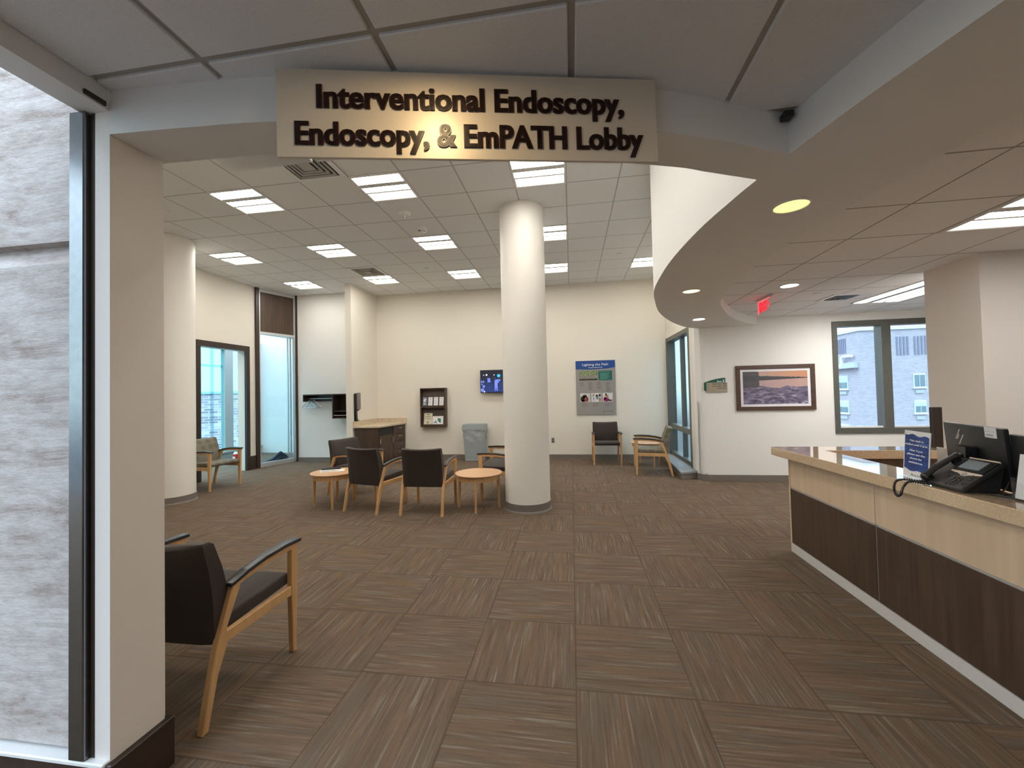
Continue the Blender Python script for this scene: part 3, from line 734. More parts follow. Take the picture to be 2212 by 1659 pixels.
sheet('flyer', 'tall cream flyer standing in the rack bottom row', 'flyer', -3.60 + .072, YB - .101, .832, .205, .27, CREAM, None, [(.3, .68, .84, .05), (.15, .85, .70, .02), (.15, .75, .64, .02), (.15, .85, .55, .015), (.15, .8, .48, .015)], TEXTD,
      lambda t: MB().box(.075, .125, -.006, -.0035, .012, .075, M=TILT).build('badge', GREYP, t))
def green(t):
    MB().prism([(.125, .15), (.145, .145), (.215, .13), (.205, .09), (.22, .05), (.18, .035), (.16, .06), (.135, .075)], -.006, -.0035, 'y', M=TILT).build('green_mark', plain('green_print', (.03, .22, .13), .5), t)
    MB().prism([(.01, .03), (.06, .06), (.08, .10), (.09, .095), (.085, .065), (.12, .05), (.10, .02), (.08, .04), (.05, .03)], -.006, -.0035, 'y', M=TILT).build('blue_mark', plain('slate_print', (.13, .17, .23), .5), t)
sheet('flyer', 'wide white flyer with a green mark in the rack bottom row', 'flyer', -3.60 + .285, YB - .101, .832, .265, .195, PAPER, None, [(.05, .5, .9, .02)], GREYT, green)

# television
t = thing('television', 'wall-mounted television showing a dark blue stage scene', 'television', (-2.12, YB, 1.555))
MB().box(0, .93, -.115, -.075, 0, .535, .006, 2).box(.2, .7, -.075, -.05, .08, .45).build('housing', BLACK, t)
MB().box(.3, .6, -.05, 0, .15, .38).build('wall_mount', BLACK, t)
m, nt, b = nt_new('stage_screen')
g = sep(nt, genc(nt))
f = noise(nt, comb(nt, mth(nt, 'MULTIPLY', g[0], 9.), mth(nt, 'MULTIPLY', g[2], 7.), 0.), 1., 3.)
c = ramp(nt, g[2], [(.0, (.010, .022, .11)), (.35, (.008, .02, .075)), (.62, (.006, .008, .02)), (1., (.004, .005, .01))])
c = mix(nt, mth(nt, 'MULTIPLY', mth(nt, 'GREATER_THAN', f, .62), .35), c, (.03, .05, .16))
nt.links.new(c, b.inputs['Emission Color']); b.inputs['Emission Strength'].default_value = 1.
b.inputs['Base Color'].default_value = (.005, .005, .006, 1); b.inputs['Roughness'].default_value = .15
scn = MB().box(.012, .918, -.1165, -.115, .014, .521).build('screen', m, t)
SBLUE = emit('screen_blue', (.16, .22, .85), .36); SWHITE = emit('screen_white', (.8, .9, 1.), .5); SCYAN = emit('screen_cyan', (.03, .45, .75), .4)
def disc(B, x, z, rx, rz, y0=-.1175, y1=-.1165, n=14):
    B.prism([(x + rx * math.cos(2 * PI * k / n), z + rz * math.sin(2 * PI * k / n)) for k in range(n)], y0, y1, 'y')
B = MB()
B.prism([(.345, .035), (.36, .035), (.378, .14), (.395, .035), (.415, .045), (.412, .2), (.418, .27), (.40, .305), (.375, .31), (.345, .28), (.345, .19)], -.1175, -.1165, 'y')
B.build('stage_figure', SBLUE, scn)
B = MB()
for x, z in ((.035, .26), (.08, .26), (.19, .32), (.225, .315), (.195, .27), (.23, .268), (.425, .29), (.465, .29), (.43, .25)): disc(B, x, z, .016, .028)
disc(B, .04, .2, .016, .018); disc(B, .085, .15, .026, .035); disc(B, .05, .065, .04, .042)
B.build('stage_lamps', SBLUE, scn)
B = MB(); disc(B, .155, .42, .02, .02); disc(B, .085, .415, .009, .011); disc(B, .098, .028, .014, .016); disc(B, .335, .415, .01, .014)
B.build('spotlights', SWHITE, scn)
B = MB(); disc(B, .445, .395, .038, .038); B.build('cyan_lamp', SCYAN, scn)

# poster
t = thing('poster', 'grey wall poster with a blue heading band and small photos', 'poster', (.105, YB, 1.003))
PW, PH = .88, 1.232
MB().box(0, PW, -.022, -.012, 0, PH).build('board', plain('poster_grey', (.30, .29, .28), .35, var=.02), t)
MB().box(.05, .09, -.012, 0, .05, .09).box(PW - .09, PW - .05, -.012, 0, .05, .09).box(.05, .09, -.012, 0, PH - .09, PH - .05).box(PW - .09, PW - .05, -.012, 0, PH - .09, PH - .05).build('standoff', STEEL, t)
hd = MB().prism([(0, PH), (0, PH - .19), (.35, PH - .205), (.7, PH - .19), (PW, PH - .165), (PW, PH)], -.0235, -.022, 'y').build('heading_band', plain('poster_blue', (.012, .065, .27), .35, var=.04), t, label='blue heading band')
text('heading_lettering', 'Lighting the Path', .575, .052, PW / 2, -.0235, PH - .115, TEXTW, t, .004, .001, 'C')
text('subheading_lettering', 'Campaign for Mental Health', .32, .022, PW / 2, -.0235, PH - .167, TEXTW, t, .01, .001, 'C')
m, nt, b = nt_new('crowd_photo_print')
g = sep(nt, genc(nt)); v = comb(nt, mth(nt, 'MULTIPLY', g[0], 16.), mth(nt, 'MULTIPLY', g[2], 9.), 0.)
f = noise(nt, v, 1., 3.); f2 = noise(nt, v, 2.6, 2.)
up = ramp(nt, f, [(.35, (.05, .09, .025)), (.5, (.20, .27, .09)), (.65, (.5, .52, .42))])
lw = ramp(nt, f2, [(.40, (.02, .022, .02)), (.5, (.16, .14, .12)), (.58, (.62, .58, .52))])
lw = mix(nt, mth(nt, 'LESS_THAN', g[2], .18), lw, (.04, .045, .035))
nt.links.new(mix(nt, mth(nt, 'LESS_THAN', g[2], .55), up, lw), b.inputs['Base Color'])
CROWD = m
MB().box(.075, .485, -.0235, -.022, PH - .45, PH - .235).build('photo', CROWD, t, label='group photo with green trees')
gp = MB().box(.505, .81, -.0235, -.022, PH - .455, PH - .235, .006, 1).build('green_panel', plain('poster_green', (.008, .13, .10), .4), t)
B = MB()
for q in range(6): B.box(.545, .76 - .03 * (q % 3), -.0245, -.0235, PH - .295 - .024 * q, PH - .289 - .024 * q)
B.box(.525, .79, -.0245, -.0235, PH - .255, PH - .250).box(.525, .79, -.0245, -.0235, PH - .442, PH - .437)
B.build('panel_print', plain('pale_green_print', (.25, .50, .42), .5), gp)
B = MB()
for cx, rows in ((.085, (3, 3)), (.275, (6, 8)), (.47, (7, 5)), (.665, (8, 10))):
    z = PH - .49
    for gcount in rows:
        for q in range(gcount):
            B.box(cx, cx + .07 + .05 * ((q * 37 + gcount) % 5) / 5, -.0235, -.022, z - .007, z); z -= .0125
        z -= .012
for cx in (.105, .36, .625):
    for q in range(6): B.box(cx, cx + .16 - .03 * (q % 3), -.0235, -.022, .255 - q * .014, .261 - q * .014)
B.build('text_block', plain('poster_text', (.185, .178, .17), .5), t)
PBG = plain('photo_light', (.62, .62, .62), .5, var=.15, scale=12); SKIN = plain('photo_skin', (.42, .20, .11), .5); PDARK = plain('photo_dark', (.035, .02, .018), .5)
PBLUE = plain('photo_blue', (.20, .26, .42), .5); MAG = plain('photo_magenta', (.26, .015, .13), .5); RUST = plain('photo_rust', (.25, .05, .03), .5)
def photo(x, lab, figs):
    p = MB().box(x, x + .222, -.0235, -.022, .29, .49, .001, 1).build('photo', PBG, t, label=lab)
    for nm, mt, shapes in figs:
        B = MB()
        for cx, cz, rx, rz in shapes: disc(B, x + cx, .29 + cz, rx, rz, -.0245, -.0235)
        B.build(nm, mt, p)
photo(.088, 'photo of two people leaning together', [('hair', PDARK, [(.055, .07, .05, .065), (.10, .135, .05, .03)]), ('clothing', RUST, [(.15, .06, .035, .055), (.075, .03, .06, .028)]), ('face', SKIN, [(.09, .105, .028, .032), (.13, .12, .024, .03)])])
photo(.335, 'photo of people in white coats', [('hair', PDARK, [(.19, .15, .025, .03), (.125, .14, .024, .03)]), ('clothing', PBLUE, [(.135, .10, .03, .045), (.05, .07, .01, .05)]), ('face', SKIN, [(.05, .155, .02, .026), (.19, .135, .016, .02), (.19, .05, .025, .045)])])
photo(.588, 'photo of a person in magenta', [('clothing', MAG, [(.085, .045, .07, .042), (.05, .075, .03, .03)]), ('face', SKIN, [(.095, .12, .034, .045)]), ('hair', PDARK, [(.075, .165, .02, .025), (.17, .03, .045, .016)])])
text('footer_lettering', 'Mental Health', .20, .016, .62, -.0225, .062, plain('poster_footer', (.14, .135, .13), .5), t, .0, .001)
bpy.data.objects.remove(bpy.data.objects['footer_lettering'])
B = MB().box(.63, .82, -.0235, -.022, .068, .080); disc(B, .605, .07, .014, .02, -.0235, -.022); B.build('footer_mark', plain('poster_footer2', (.15, .145, .14), .5), t)
# trash bin
t = thing('trash_bin', 'grey slim trash bin with a clear liner against the back wall', 'trash bin', (-2.24, 9.11, 0))
def frustum(B, w0, d0, w1, d1, z0, z1, cap=True):
    b = bmesh.new()
    q = [[b.verts.new((sx * w_ / 2, sy * d_ / 2, z)) for sx, sy in ((-1, -1), (1, -1), (1, 1), (-1, 1))] for w_, d_, z in ((w0, d0, z0), (w1, d1, z1))]
    b.faces.new(q[0]); b.faces.new(q[1])
    for i in range(4): b.faces.new((q[0][i], q[0][(i + 1) % 4], q[1][(i + 1) % 4], q[1][i]))
    bmesh.ops.recalc_face_normals(b, faces=b.faces)
    bmesh.ops.bevel(b, geom=list(b.edges), offset=.012, segments=2, affect='EDGES')
    B.add(b)
B = MB(); frustum(B, .43, .24, .51, .28, 0.0, .72); B.box(-.21, .21, -.125, .115, 0, .03, .006, 1); B.build('body', GREYP, t, 40)
B = MB(); frustum(B, .545, .315, .53, .30, .70, .84); B.box(-.2, .2, -.09, .09, .838, .845); B.build('lid', GREYP, t, 40)
b = bmesh.new(); N = 48; rows_ = 9; rs = []
for j in range(rows_):
    z = .725 - .26 * j / (rows_ - 1)
    r_ = []
    for k in range(N):
        a = 2 * PI * k / N; ca, sa_ = math.cos(a), math.sin(a)
        e = 5.; s_ = (abs(ca) ** e + abs(sa_) ** e) ** (-1 / e)
        wv = .006 * math.sin(a * 9 + j * 1.3) + .007 * math.sin(a * 5 - j * .9)
        r_.append(b.verts.new((ca * s_ * (.252 + .08 * (z - .5) + wv), sa_ * s_ * (.142 + .04 * (z - .5) + wv), z + (.035 * math.sin(a * 2 + 1) if j == rows_ - 1 else 0))))
    rs.append(r_)
for a_, c_ in zip(rs, rs[1:]):
    for k in range(N): b.faces.new((a_[k], a_[(k + 1) % N], c_[(k + 1) % N], c_[k]))
m, nt, bb_ = nt_new('clear_liner')
bb_.inputs['Base Color'].default_value = (.62, .66, .67, 1); bb_.inputs['Roughness'].default_value = .18; bb_.inputs['Alpha'].default_value = .42
bump(nt, bb_, noise(nt, objc(nt), 22., 3.), .9, .03)
B = MB(); B.add(b); B.build('liner', m, t, 60)
# outlet
t = thing('wall_outlet', 'grey wall outlet right of the middle column', 'outlet', (-.455, YB, .425))
MB().box(-.037, .037, -.006, 0, -.06, .06, .003, 1).build('cover_plate', GREYP, t)
MB().box(-.018, .018, -.008, -.006, .01, .04).box(-.018, .018, -.008, -.006, -.04, -.01).build('socket', CHAR, t)

# ------------------------------------------------------------------ coat rack, dispenser, corner cabinet
t = thing('coat_rack', 'dark wall coat rack with a hanging rail and open cubby', 'coat rack', (-6.22, 8.9, 1.04))
MB().box(0, 1.33, -.32, 0, .545, .57).box(0, .02, -.32, 0, .40, .545).box(.02, .74, -.02, 0, .40, .545).build('hood', DARKTRIM, t)
MB().box(.74, .765, -.32, 0, 0, .545).box(1.305, 1.33, -.32, 0, 0, .545).box(.765, 1.305, -.02, 0, 0, .545).build('cubby', DARKTRIM, t)
MB().box(.765, 1.305, -.30, -.02, .16, .175).build('shelf', DARKWOOD, t)
MB().box(.765, 1.305, -.32, 0, 0, .02).build('shelf', DARKWOOD, t)
MB().cyl((.02, -.17, .47), (.74, -.17, .47), .014).build('rail', STEEL, t, 40)
MB().cyl((.77, -.30, .07), (1.30, -.30, .07), .010).build('cubby_rail', STEEL, t, 40)
def hanger(label, x, turn):
    t = thing('coat_hanger', label, 'hanger', (x, 8.73, 1.51), turn, 'steel coat hangers on the rail')
    MB().tube(spline([(0, 0, -.04), (.012, 0, -.016), (.02, 0, .004), (.008, 0, .019), (-.012, 0, .015), (-.018, 0, .002)], 5), .004, 6).build('hook', STEEL, t, 60)
    MB().tube(spline([(0, 0, -.04), (0, .06, -.07), (0, .16, -.15), (0, .215, -.195), (0, .20, -.21), (0, 0, -.212), (0, -.20, -.21), (0, -.215, -.195), (0, -.16, -.15), (0, -.06, -.07), (0, 0, -.04)], 5), .009, 8).build('shoulder', STEEL, t, 60)
    return t
hanger('leftmost steel coat hanger on the rail', -6.16, math.radians(75))
hanger('middle steel coat hanger on the rail', -6.11, math.radians(62))
hanger('rightmost steel coat hanger on the rail', -6.05, math.radians(85))
t = thing('sanitizer_dispenser', 'black hand sanitizer dispenser on the partition wall', 'dispenser', (-4.75, 8.30, 1.19))
MB().box(.008, .075, -.055, .055, .03, .42, .014, 3).build('body', BLACK, t, 40)
MB().box(.070, .108, -.058, .058, .06, .43, .012, 3).build('cover', plain('smoky_cover', (.20, .17, .17), .15), t, 40)
MB().box(0, .010, -.05, .05, -.20, .40).prism([(.010, -.20), (.03, -.195), (.085, -.185), (.085, -.178), (.045, -.17), (.035, .03), (.010, .03)], -.03, .03, 'y').build('drip_tray', BLACK, t)

t = thing('corner_cabinet', 'dark walnut corner cabinet with granite top and drawers', 'cabinet', (-4.746, 9.346, 0))
# plan relative to the room corner
pl = [(0, 0), (0, -1.16), (.62, -1.16), (.86, -.52), (.74, -.18), (.74, 0)]
body = [(.02, -.01), (.02, -1.12), (.585, -1.12), (.69, -.62), (.70, -.01)]
A, Bq, Cq = Vector((.02, -1.12)), Vector((.585, -1.12)), Vector((.70, -.01))
MB().prism([(.02, -.01), (.02, -1.10), (.575, -1.10), (.69, -.02)], .08, .845).prism([(.06, -.03), (.06, -1.04), (.53, -1.04), (.64, -.03)], 0, .08).build('carcass', DARKWOOD, t)
MB().prism([(0, 0), (0, -1.15), (.61, -1.15), (.74, 0)], .845, .885, bev=.006).build('worktop', GRANITE, t, label='speckled granite top')
MB().box(0, .02, -1.15, 0, .885, .99).box(.02, .74, -.02, 0, .885, .99).build('backsplash', GRANITE, t)
MB().box(.03, .572, -1.118, -1.10, .10, .84, .003, 1).build('side_panel', DARKWOOD, t)
E1, E2 = Vector((.585, -1.115)), Vector((.703, -.02)); dr = (E2 - E1).normalized(); nn = Vector((dr.y, -dr.x)); FL = (E2 - E1).length
def fr(a0, a1, d0, d1, z0, z1, bev=0.):
    Mx = Matrix(((dr.x, nn.x, 0, E1.x), (dr.y, nn.y, 0, E1.y), (0, 0, 1, 0), (0, 0, 0, 1)))
    return MB().box(a0, a1, d0, d1, z0, z1, bev, 1, Mx)
fr(.01, FL * .50, -.008, .001, .68, .835).build('opening', BLACK, t)
dd = fr(.008, FL * .50, -.008, .012, .10, .665, .003).build('door', DARKWOOD, t)
fr(.015, .03, .012, .03, .50, .60).build('hinge_plate', STEEL, dd)
fr(FL * .46, FL * .475, .012, .035, .46, .60, .004).build('handle', STEEL, dd)
for k in range(4):
    z0 = .10 + k * .185
    d_ = fr(FL * .515, FL - .01, -.008, .012, z0, z0 + .178, .003).build('drawer', DARKWOOD, t)
    fr(FL * .70, FL * .84, .012, .034, z0 + .11, z0 + .122, .003).build('handle', STEEL, d_)

# clothing bundle behind the glazed panel, red item in the corridor
b = bmesh.new(); bmesh.ops.create_icosphere(b, subdivisions=4, radius=1.)
rnd = random.Random(3)
for v in b.verts:
    x, y, z = v.co
    k = 1 + .16 * math.sin(5 * x + 2 * y) + .12 * math.sin(7 * y + 3 * z) + .08 * math.sin(13 * x + 5)
    hgt = .06 + .07 * math.exp(-((x - .35) / .35) ** 2)
    v.co = (x * .43 * k, y * .11 * k, max(-.001, z * hgt * 1.75 * k))
B = MB(); B.add(b); o = B.build('clothing_bundle', NAVY, None, 60); tag(o, 'dark clothing bundle lying on the floor behind the glazed panel', 'clothing')
o.location = (-6.965, 8.55, .0); o.rotation_euler = (0, 0, an)
t = thing('red_item', 'small red and white upright item by the corridor window', 'red item', (-8.05, 8.64, 0))
t.name = 'red_stand'
MB().cyl((0, 0, 0), (0, 0, .22), .055, n=20).build('red_body', RED, t, 40)
MB().cyl((0, 0, .22), (0, 0, .27), .05, .03, 20).box(-.03, .03, -.06, -.05, .08, .16).build('white_cap', WHITE, t, 40)
# ------------------------------------------------------------------ picture wall things
t = thing('framed_picture', 'brown framed river sunset picture on the pale wall', 'picture', (2.70, YP, 1.16))
FW, FH = 1.19, .742
fr_ = .062
MB().box(0, FW, -.035, 0, 0, fr_, .003, 1).box(0, FW, -.035, 0, FH - fr_, FH, .003, 1).box(0, fr_, -.035, 0, fr_, FH - fr_, .003, 1).box(FW - fr_, FW, -.035, 0, fr_, FH - fr_, .003, 1).build('frame', wood('picture_frame', (.06, .030, .018), (.10, .055, .034), 'x', .4), t)
MB().box(fr_, FW - fr_, -.014, 0, fr_, FH - fr_).build('mat_board', plain('mat_white', (.80, .80, .84), .6, var=.01), t)
m, nt, b = nt_new('river_print')
g = sep(nt, genc(nt)); u, v = g[0], g[2]
vv = comb(nt, mth(nt, 'MULTIPLY', u, 2.), mth(nt, 'MULTIPLY', v, 1.), 0.)
n1 = noise(nt, comb(nt, mth(nt, 'MULTIPLY', u, 30.), mth(nt, 'MULTIPLY', v, 12.), 0.), 1., 3.)
wob = noise(nt, comb(nt, mth(nt, 'MULTIPLY', u, 4.), mth(nt, 'MULTIPLY', v, 3.), 0.), 1., 2.)
rap = noise(nt, comb(nt, mth(nt, 'ADD', mth(nt, 'MULTIPLY', u, 7.), mth(nt, 'MULTIPLY', wob, 3.)), mth(nt, 'ADD', mth(nt, 'MULTIPLY', v, 15.), mth(nt, 'MULTIPLY', wob, 5.)), 0.), 1., 4., .6)
sky = mix(nt, u, (.50, .36, .33), (.62, .28, .13))
sky = mix(nt, mth(nt, 'MULTIPLY', n1, .3), sky, (.36, .26, .27))
water = mix(nt, u, (.46, .34, .37), (.58, .36, .30))
water = mix(nt, mth(nt, 'MULTIPLY', n1, .35), water, (.20, .17, .23))
rapc = ramp(nt, rap, [(.36, (.045, .045, .075)), (.5, (.13, .115, .19)), (.58, (.24, .21, .33)), (.68, (.50, .46, .60))])
rapc = mix(nt, mth(nt, 'MULTIPLY', v, .5), rapc, (.16, .13, .17))
dk = mix(nt, n1, (.035, .04, .05), (.075, .08, .09))
c = mix(nt, mth(nt, 'GREATER_THAN', mth(nt, 'ADD', v, mth(nt, 'MULTIPLY', mth(nt, 'SUBTRACT', wob, .5), .2)), .52), rapc, water)
# far treeline, thinner to the right
tl_top = mth(nt, 'ADD', mth(nt, 'SUBTRACT', .885, mth(nt, 'MULTIPLY', u, .085)), mth(nt, 'MULTIPLY', mth(nt, 'SUBTRACT', n1, .5), .05))
tl_bot = mth(nt, 'ADD', .70, mth(nt, 'MULTIPLY', u, .075))
c = mix(nt, mth(nt, 'GREATER_THAN', v, tl_top), c, sky)
c = mix(nt, mth(nt, 'MULTIPLY', mth(nt, 'LESS_THAN', v, tl_top), mth(nt, 'GREATER_THAN', v, tl_bot)), c, dk)
tree = mth(nt, 'MULTIPLY', mth(nt, 'LESS_THAN', u, mth(nt, 'ADD', .255, mth(nt, 'MULTIPLY', mth(nt, 'SUBTRACT', n1, .5), .06))), mth(nt, 'GREATER_THAN', v, mth(nt, 'SUBTRACT', .56, mth(nt, 'MULTIPLY', wob, .1))))
c = mix(nt, mth(nt, 'MULTIPLY', tree, .95), c, dk)
nt.links.new(c, b.inputs['Base Color']); b.inputs['Roughness'].default_value = .3
MB().box(fr_ + .045, FW - fr_ - .045, -.0155, -.014, fr_ + .04, FH - fr_ - .04).build('print', m, t)
# directory sign
t = thing('directory_sign', 'green and tan floor directory sign left of the framed picture', 'directory sign', (2.20, YP, 1.47))
DG_ = plain('sign_green', (.008, .105, .075), .4, var=.04)
MB().prism([(0, .035), (0, .165), (.02, .175), (.09, .20), (.17, .222), (.26, .238), (.335, .243), (.335, .14), (.035, .14), (.035, .035)], -.018, 0, 'y', .002, 1).build('green_arch', DG_, t)
MB().box(.035, .362, -.022, -.004, .005, .165, .002, 1).build('tan_panel', plain('sign_tan', (.36, .32, .24), .5, var=.05), t)
text('floor_lettering', 'Floor', .075, .024, .205, -.018, .172, TEXTW, t, .02, .001)
text('floor_number', '6', .024, .046, .295, -.018, .170, TEXTW, t, .03, .001)
for k, (s_, w_) in enumerate((('Rooms 6601 - 6630', .215), ('Rooms 6601 - 6665', .215), ('EmPATH Unit', .145))):
    text('room_lettering', s_, w_, .0185, .345, -.022, .134 - k * .037, TEXTD, t, .03, .001, 'R')
B = MB()
for k in range(3): B.prism([(.055, .146 - k * .037), (.070, .141 - k * .037), (.066, .130 - k * .037), (.060, .138 - k * .037)], -.0235, -.022, 'y')
B.build('arrow', TEXTD, t)

# ------------------------------------------------------------------ reception desk
t = thing('reception_desk', 'long reception desk with tan quartz counter and dark wood panels', 'reception desk', (2.0, 4.12, 0))
Y0 = -4.6   # runs toward and past the viewer
MB().box(.03, .12, Y0, 0, .0, .89).build('core', LIGHTWOOD, t)
MB().box(-.004, .03, Y0, 0, .004, .082).build('toe_strip', plain('pale_toe_strip', (.56, .53, .50), .45, var=.02), t, label='pale toe strip')
seams = [0, -1.068, -2.14, -3.3, Y0]
for a, c in zip(seams, seams[1:]):
    MB().box(0, .03, c + .004, a - .004, .086, .588, .002, 1).build('dark_panel', DARKWOOD, t, label='dark walnut lower panel')
    MB().box(0, .03, c + .004, a - .004, .600, .89, .002, 1).build('light_panel', LIGHTWOOD, t, label='pale maple upper panel')
B = MB().box(.004, .028, Y0, 0, .588, .600)
for s_ in seams[1:-1]: B.box(.004, .028, s_ - .004, s_ + .004, .086, .89)
B.build('metal_seam', ALU, t)
MB().box(0, 1.55, 0, .02, .0, .89).box(1.53, 1.55, -.3, 0, 0, .89).build('end_panel', LIGHTWOOD, t)
MB().box(.12, .135, Y0, -.135, .5, .89).box(.135, 1.53, -.15, -.135, .5, .89).build('inner_panel', DARKWOOD, t)
MB().prism([(-.115, .09), (1.57, .09), (1.57, -.165), (.22, -.165), (.27, Y0), (-.02, Y0), (-.035, -2.05)], .89, .965, bev=.004, seg=1).build('counter', QUARTZ, t, label='glossy tan quartz counter')
MB().prism([(.135, -.15), (1.53, -.15), (1.53, -.75), (.85, -.75), (.85, Y0), (.135, Y0)], .71, .74).build('work_surface', MAPLETOP, t)
MB().box(.83, .85, Y0, -.75, 0, .71).build('leg_panel', DARKWOOD, t)
# end divider post and grey divider box
tag(MB().box(3.20, 3.28, 4.13, 4.165, .965, 1.325, .003, 1).build('divider_post', DARKTRIM, None), 'narrow brown upright board against the tan pillar', 'board')
t = thing('file_box', 'grey metal-edged box standing behind the desk notice', 'box', (2.83, 3.5, .74))
MB().box(0, .02, -.1, .12, 0, .297).box(.02, .12, .10, .12, 0, .29).box(.02, .12, -.1, -.09, 0, .29).box(.02, .12, -.1, .12, 0, .02).build('shell', plain('box_grey', (.16, .14, .13), .5), t)
MB().box(-.006, .0, -.1, .12, 0, .30).build('metal_edge', ALU, t)

# desk notice in an acrylic stand
t = thing('desk_notice', 'blue notice about desk hours in a clear stand on the counter', 'notice', (2.055, 2.885, .965), -PI / 2 - math.radians(6.5))
LE = Matrix.Rotation(math.radians(-4), 4, 'X')
NW, NH = .225, .288
MB().box(0, NW, .004, .007, .0, NH, M=LE).box(0, NW, -.035, .05, 0, .003).build('acrylic_stand', ACRYL, t)
MB().box(.003, NW - .003, .001, .004, .004, NH - .002, M=LE).build('sheet', PAPER, t)
m, nt, b = nt_new('notice_blue')
f = noise(nt, mapv(nt, objc(nt), (8., 8., 60.)), 1., 3.)
nt.links.new(ramp(nt, f, [(.35, (.008, .030, .17)), (.6, (.010, .065, .30)), (.75, (.04, .14, .42))]), b.inputs['Base Color']); b.inputs['Roughness'].default_value = .35
top = [(x, NH - .022 - .006 * math.sin(x * 60) - .05 * x) for x in [.012 + .2 * k / 12 for k in range(13)]]
bot = [(x, .040 + .006 * math.sin(x * 50 + 1) - .05 * x + .01) for x in [.212 - .2 * k / 12 for k in range(13)]]
MB().prism(top + bot, -.0005, .0012, 'y', M=LE).build('blue_field', m, t)
for q, (s_, w_) in enumerate((('This desk is', .118), ('staffed until 3 p.m.', .190), ('After 3 p.m.', .118), ('please use the', .150), ('phone for', .102), ('assistance.', .118))):
    o = text('lettering', s_, w_, .0115, NW / 2, 0, .0, TEXTW, t, .022, .001, 'C')
    zz = (.222, .198, .163, .139, .115, .091)[q]
    o.data.transform(LE @ Matrix.Translation((0, -.001, zz)))
B = MB().box(.09, .165, -.0008, .001, .017, .021, M=LE); B.box(.078, .086, -.0008, .001, .014, .026, M=LE); B.build('footer_mark', plain('notice_footer', (.2, .22, .3), .5), t)

# desk phone
t = thing('desk_phone', 'black desk phone with handset and grey screen on the counter', 'telephone', (1.985, 2.652, .965), -PI / 2)
t.scale = (.94, .94, .94)
# local x runs along the counter toward the viewer, local y toward the staff side, tilted up
TL = Matrix.Translation((0, 0, .016)) @ Matrix.Rotation(math.radians(36), 4, 'X')
def tp(mb): 
    mb.bm.transform(TL); return mb
tp(MB().prism([(.0, .0), (.255, .0), (.262, .01), (.262, .13), (.268, .17), (.268, .245), (.0, .245)], -.014, .010, bev=.006)).build('base', CHAR, t, 40)
MB().prism([(.03, .0), (.20, .0), (.225, .13), (.20, .13), (.03, .02)], .03, .235, 'x').build('foot_stand', CHAR, t)
tp(MB().box(.085, .262, .135, .238, .009, .018, .005, 2)).build('bezel', BLACK, t, 40)
tp(MB().box(.105, .225, .150, .222, .017, .0195, .002, 1)).build('screen', plain('phone_screen', (.21, .25, .28), .15, var=.12, scale=20), t)
tp(MB().box(.09, .262, .236, .246, .008, .020, .004, 2)).build('top_band', SILVER, t)
tp(MB().prism([(.085, .122), (.085, .133), (.262, .133), (.262, .122), (.20, .110), (.185, .098), (.165, .098), (.15, .110)], .009, .0125, bev=.001, seg=1)).build('silver_band', SILVER, t)
B = MB(); B.cyl((.175, .113, .011), (.175, .113, .016), .014, n=24, bev=.002); tp(B).build('navigation_button', STEEL, t, 40)
B = MB()
for i in range(3):
    for j in range(4): B.box(.142 + i * .023, .158 + i * .023, .012 + j * .019, .024 + j * .019, .010, .0145, .003, 2)
for x, y in ((.098, .085), (.113, .085), (.105, .073), (.225, .075), (.240, .075), (.232, .088), (.222, .04), (.24, .04), (.231, .028), (.125, .105), (.222, .106)): B.box(x, x + .011, y, y + .009, .010, .014, .003, 2)
tp(B).build('keys', plain('phone_keys', (.055, .053, .052), .25), t, 40)
B = MB()
for j in range(5): B.box(.092, .101, .150 + j * .016, .159 + j * .016, .017, .020, .002, 1).box(.232, .241, .150 + j * .016, .159 + j * .016, .017, .020, .002, 1)
for i in range(4): B.box(.113 + i * .028, .133 + i * .028, .139, .145, .017, .020, .002, 1)
tp(B).build('soft_keys', BLACK, t)
# handset resting along the left side
b = bmesh.new(); prof = []
NS = 22
for i in range(NS + 1):
    s_ = i / NS; y = -.004 + .252 * s_
    hgt = .012 + .026 * math.sin(PI * min(1, max(0, s_ * 1.02))) ** .6
    wd = .027 + .003 * math.cos(4 * PI * s_)
    th = .011 + .010 * max(0, 1 - min(s_, 1 - s_) * 6)
    k = 1 if 0 < i < NS else .55
    prof.append([b.verts.new((.038 + math.cos(a) * wd * k, y, .018 + hgt * .65 + math.sin(a) * th * k)) for a in [2 * PI * q / 14 for q in range(14)]])
for a_, c_ in zip(prof, prof[1:]):
    for k in range(14): b.faces.new((a_[k], a_[(k + 1) % 14], c_[(k + 1) % 14], c_[k]))
b.faces.new(prof[0]); b.faces.new(prof[-1]); bmesh.ops.recalc_face_normals(b, faces=b.faces)
B = MB(); B.add(b)
B.cyl((.038, .022, .008), (.038, .022, .045), .025, .023, 20).cyl((.038, .205, .008), (.038, .205, .045), .025, .023, 20)
tp(B).build('handset', BLACK, t, 50)
# coiled cord looping over the counter edge
path = spline([(.045, .005, .022), (.02, -.03, .018), (-.025, -.075, .018), (-.05, -.105, .0), (-.052, -.115, -.05), (-.03, -.115, -.085), (-.005, -.112, -.07), (.006, -.108, -.03), (.02, -.085, .012), (.05, -.035, .012), (.075, .0, .012)], 26)
coil = []
for i, p in enumerate(path):
    d = (path[min(i + 1, len(path) - 1)] - path[max(i - 1, 0)]).normalized()
    a = d.cross(Vector((.3, .2, 1))).normalized(); c = d.cross(a)
    ph = i * 1.45
    coil.append(p + (a * math.cos(ph) + c * math.sin(ph)) * .0062)
MB().tube(coil, .0028, 6).build('coiled_cord', BLACK, t, 60)

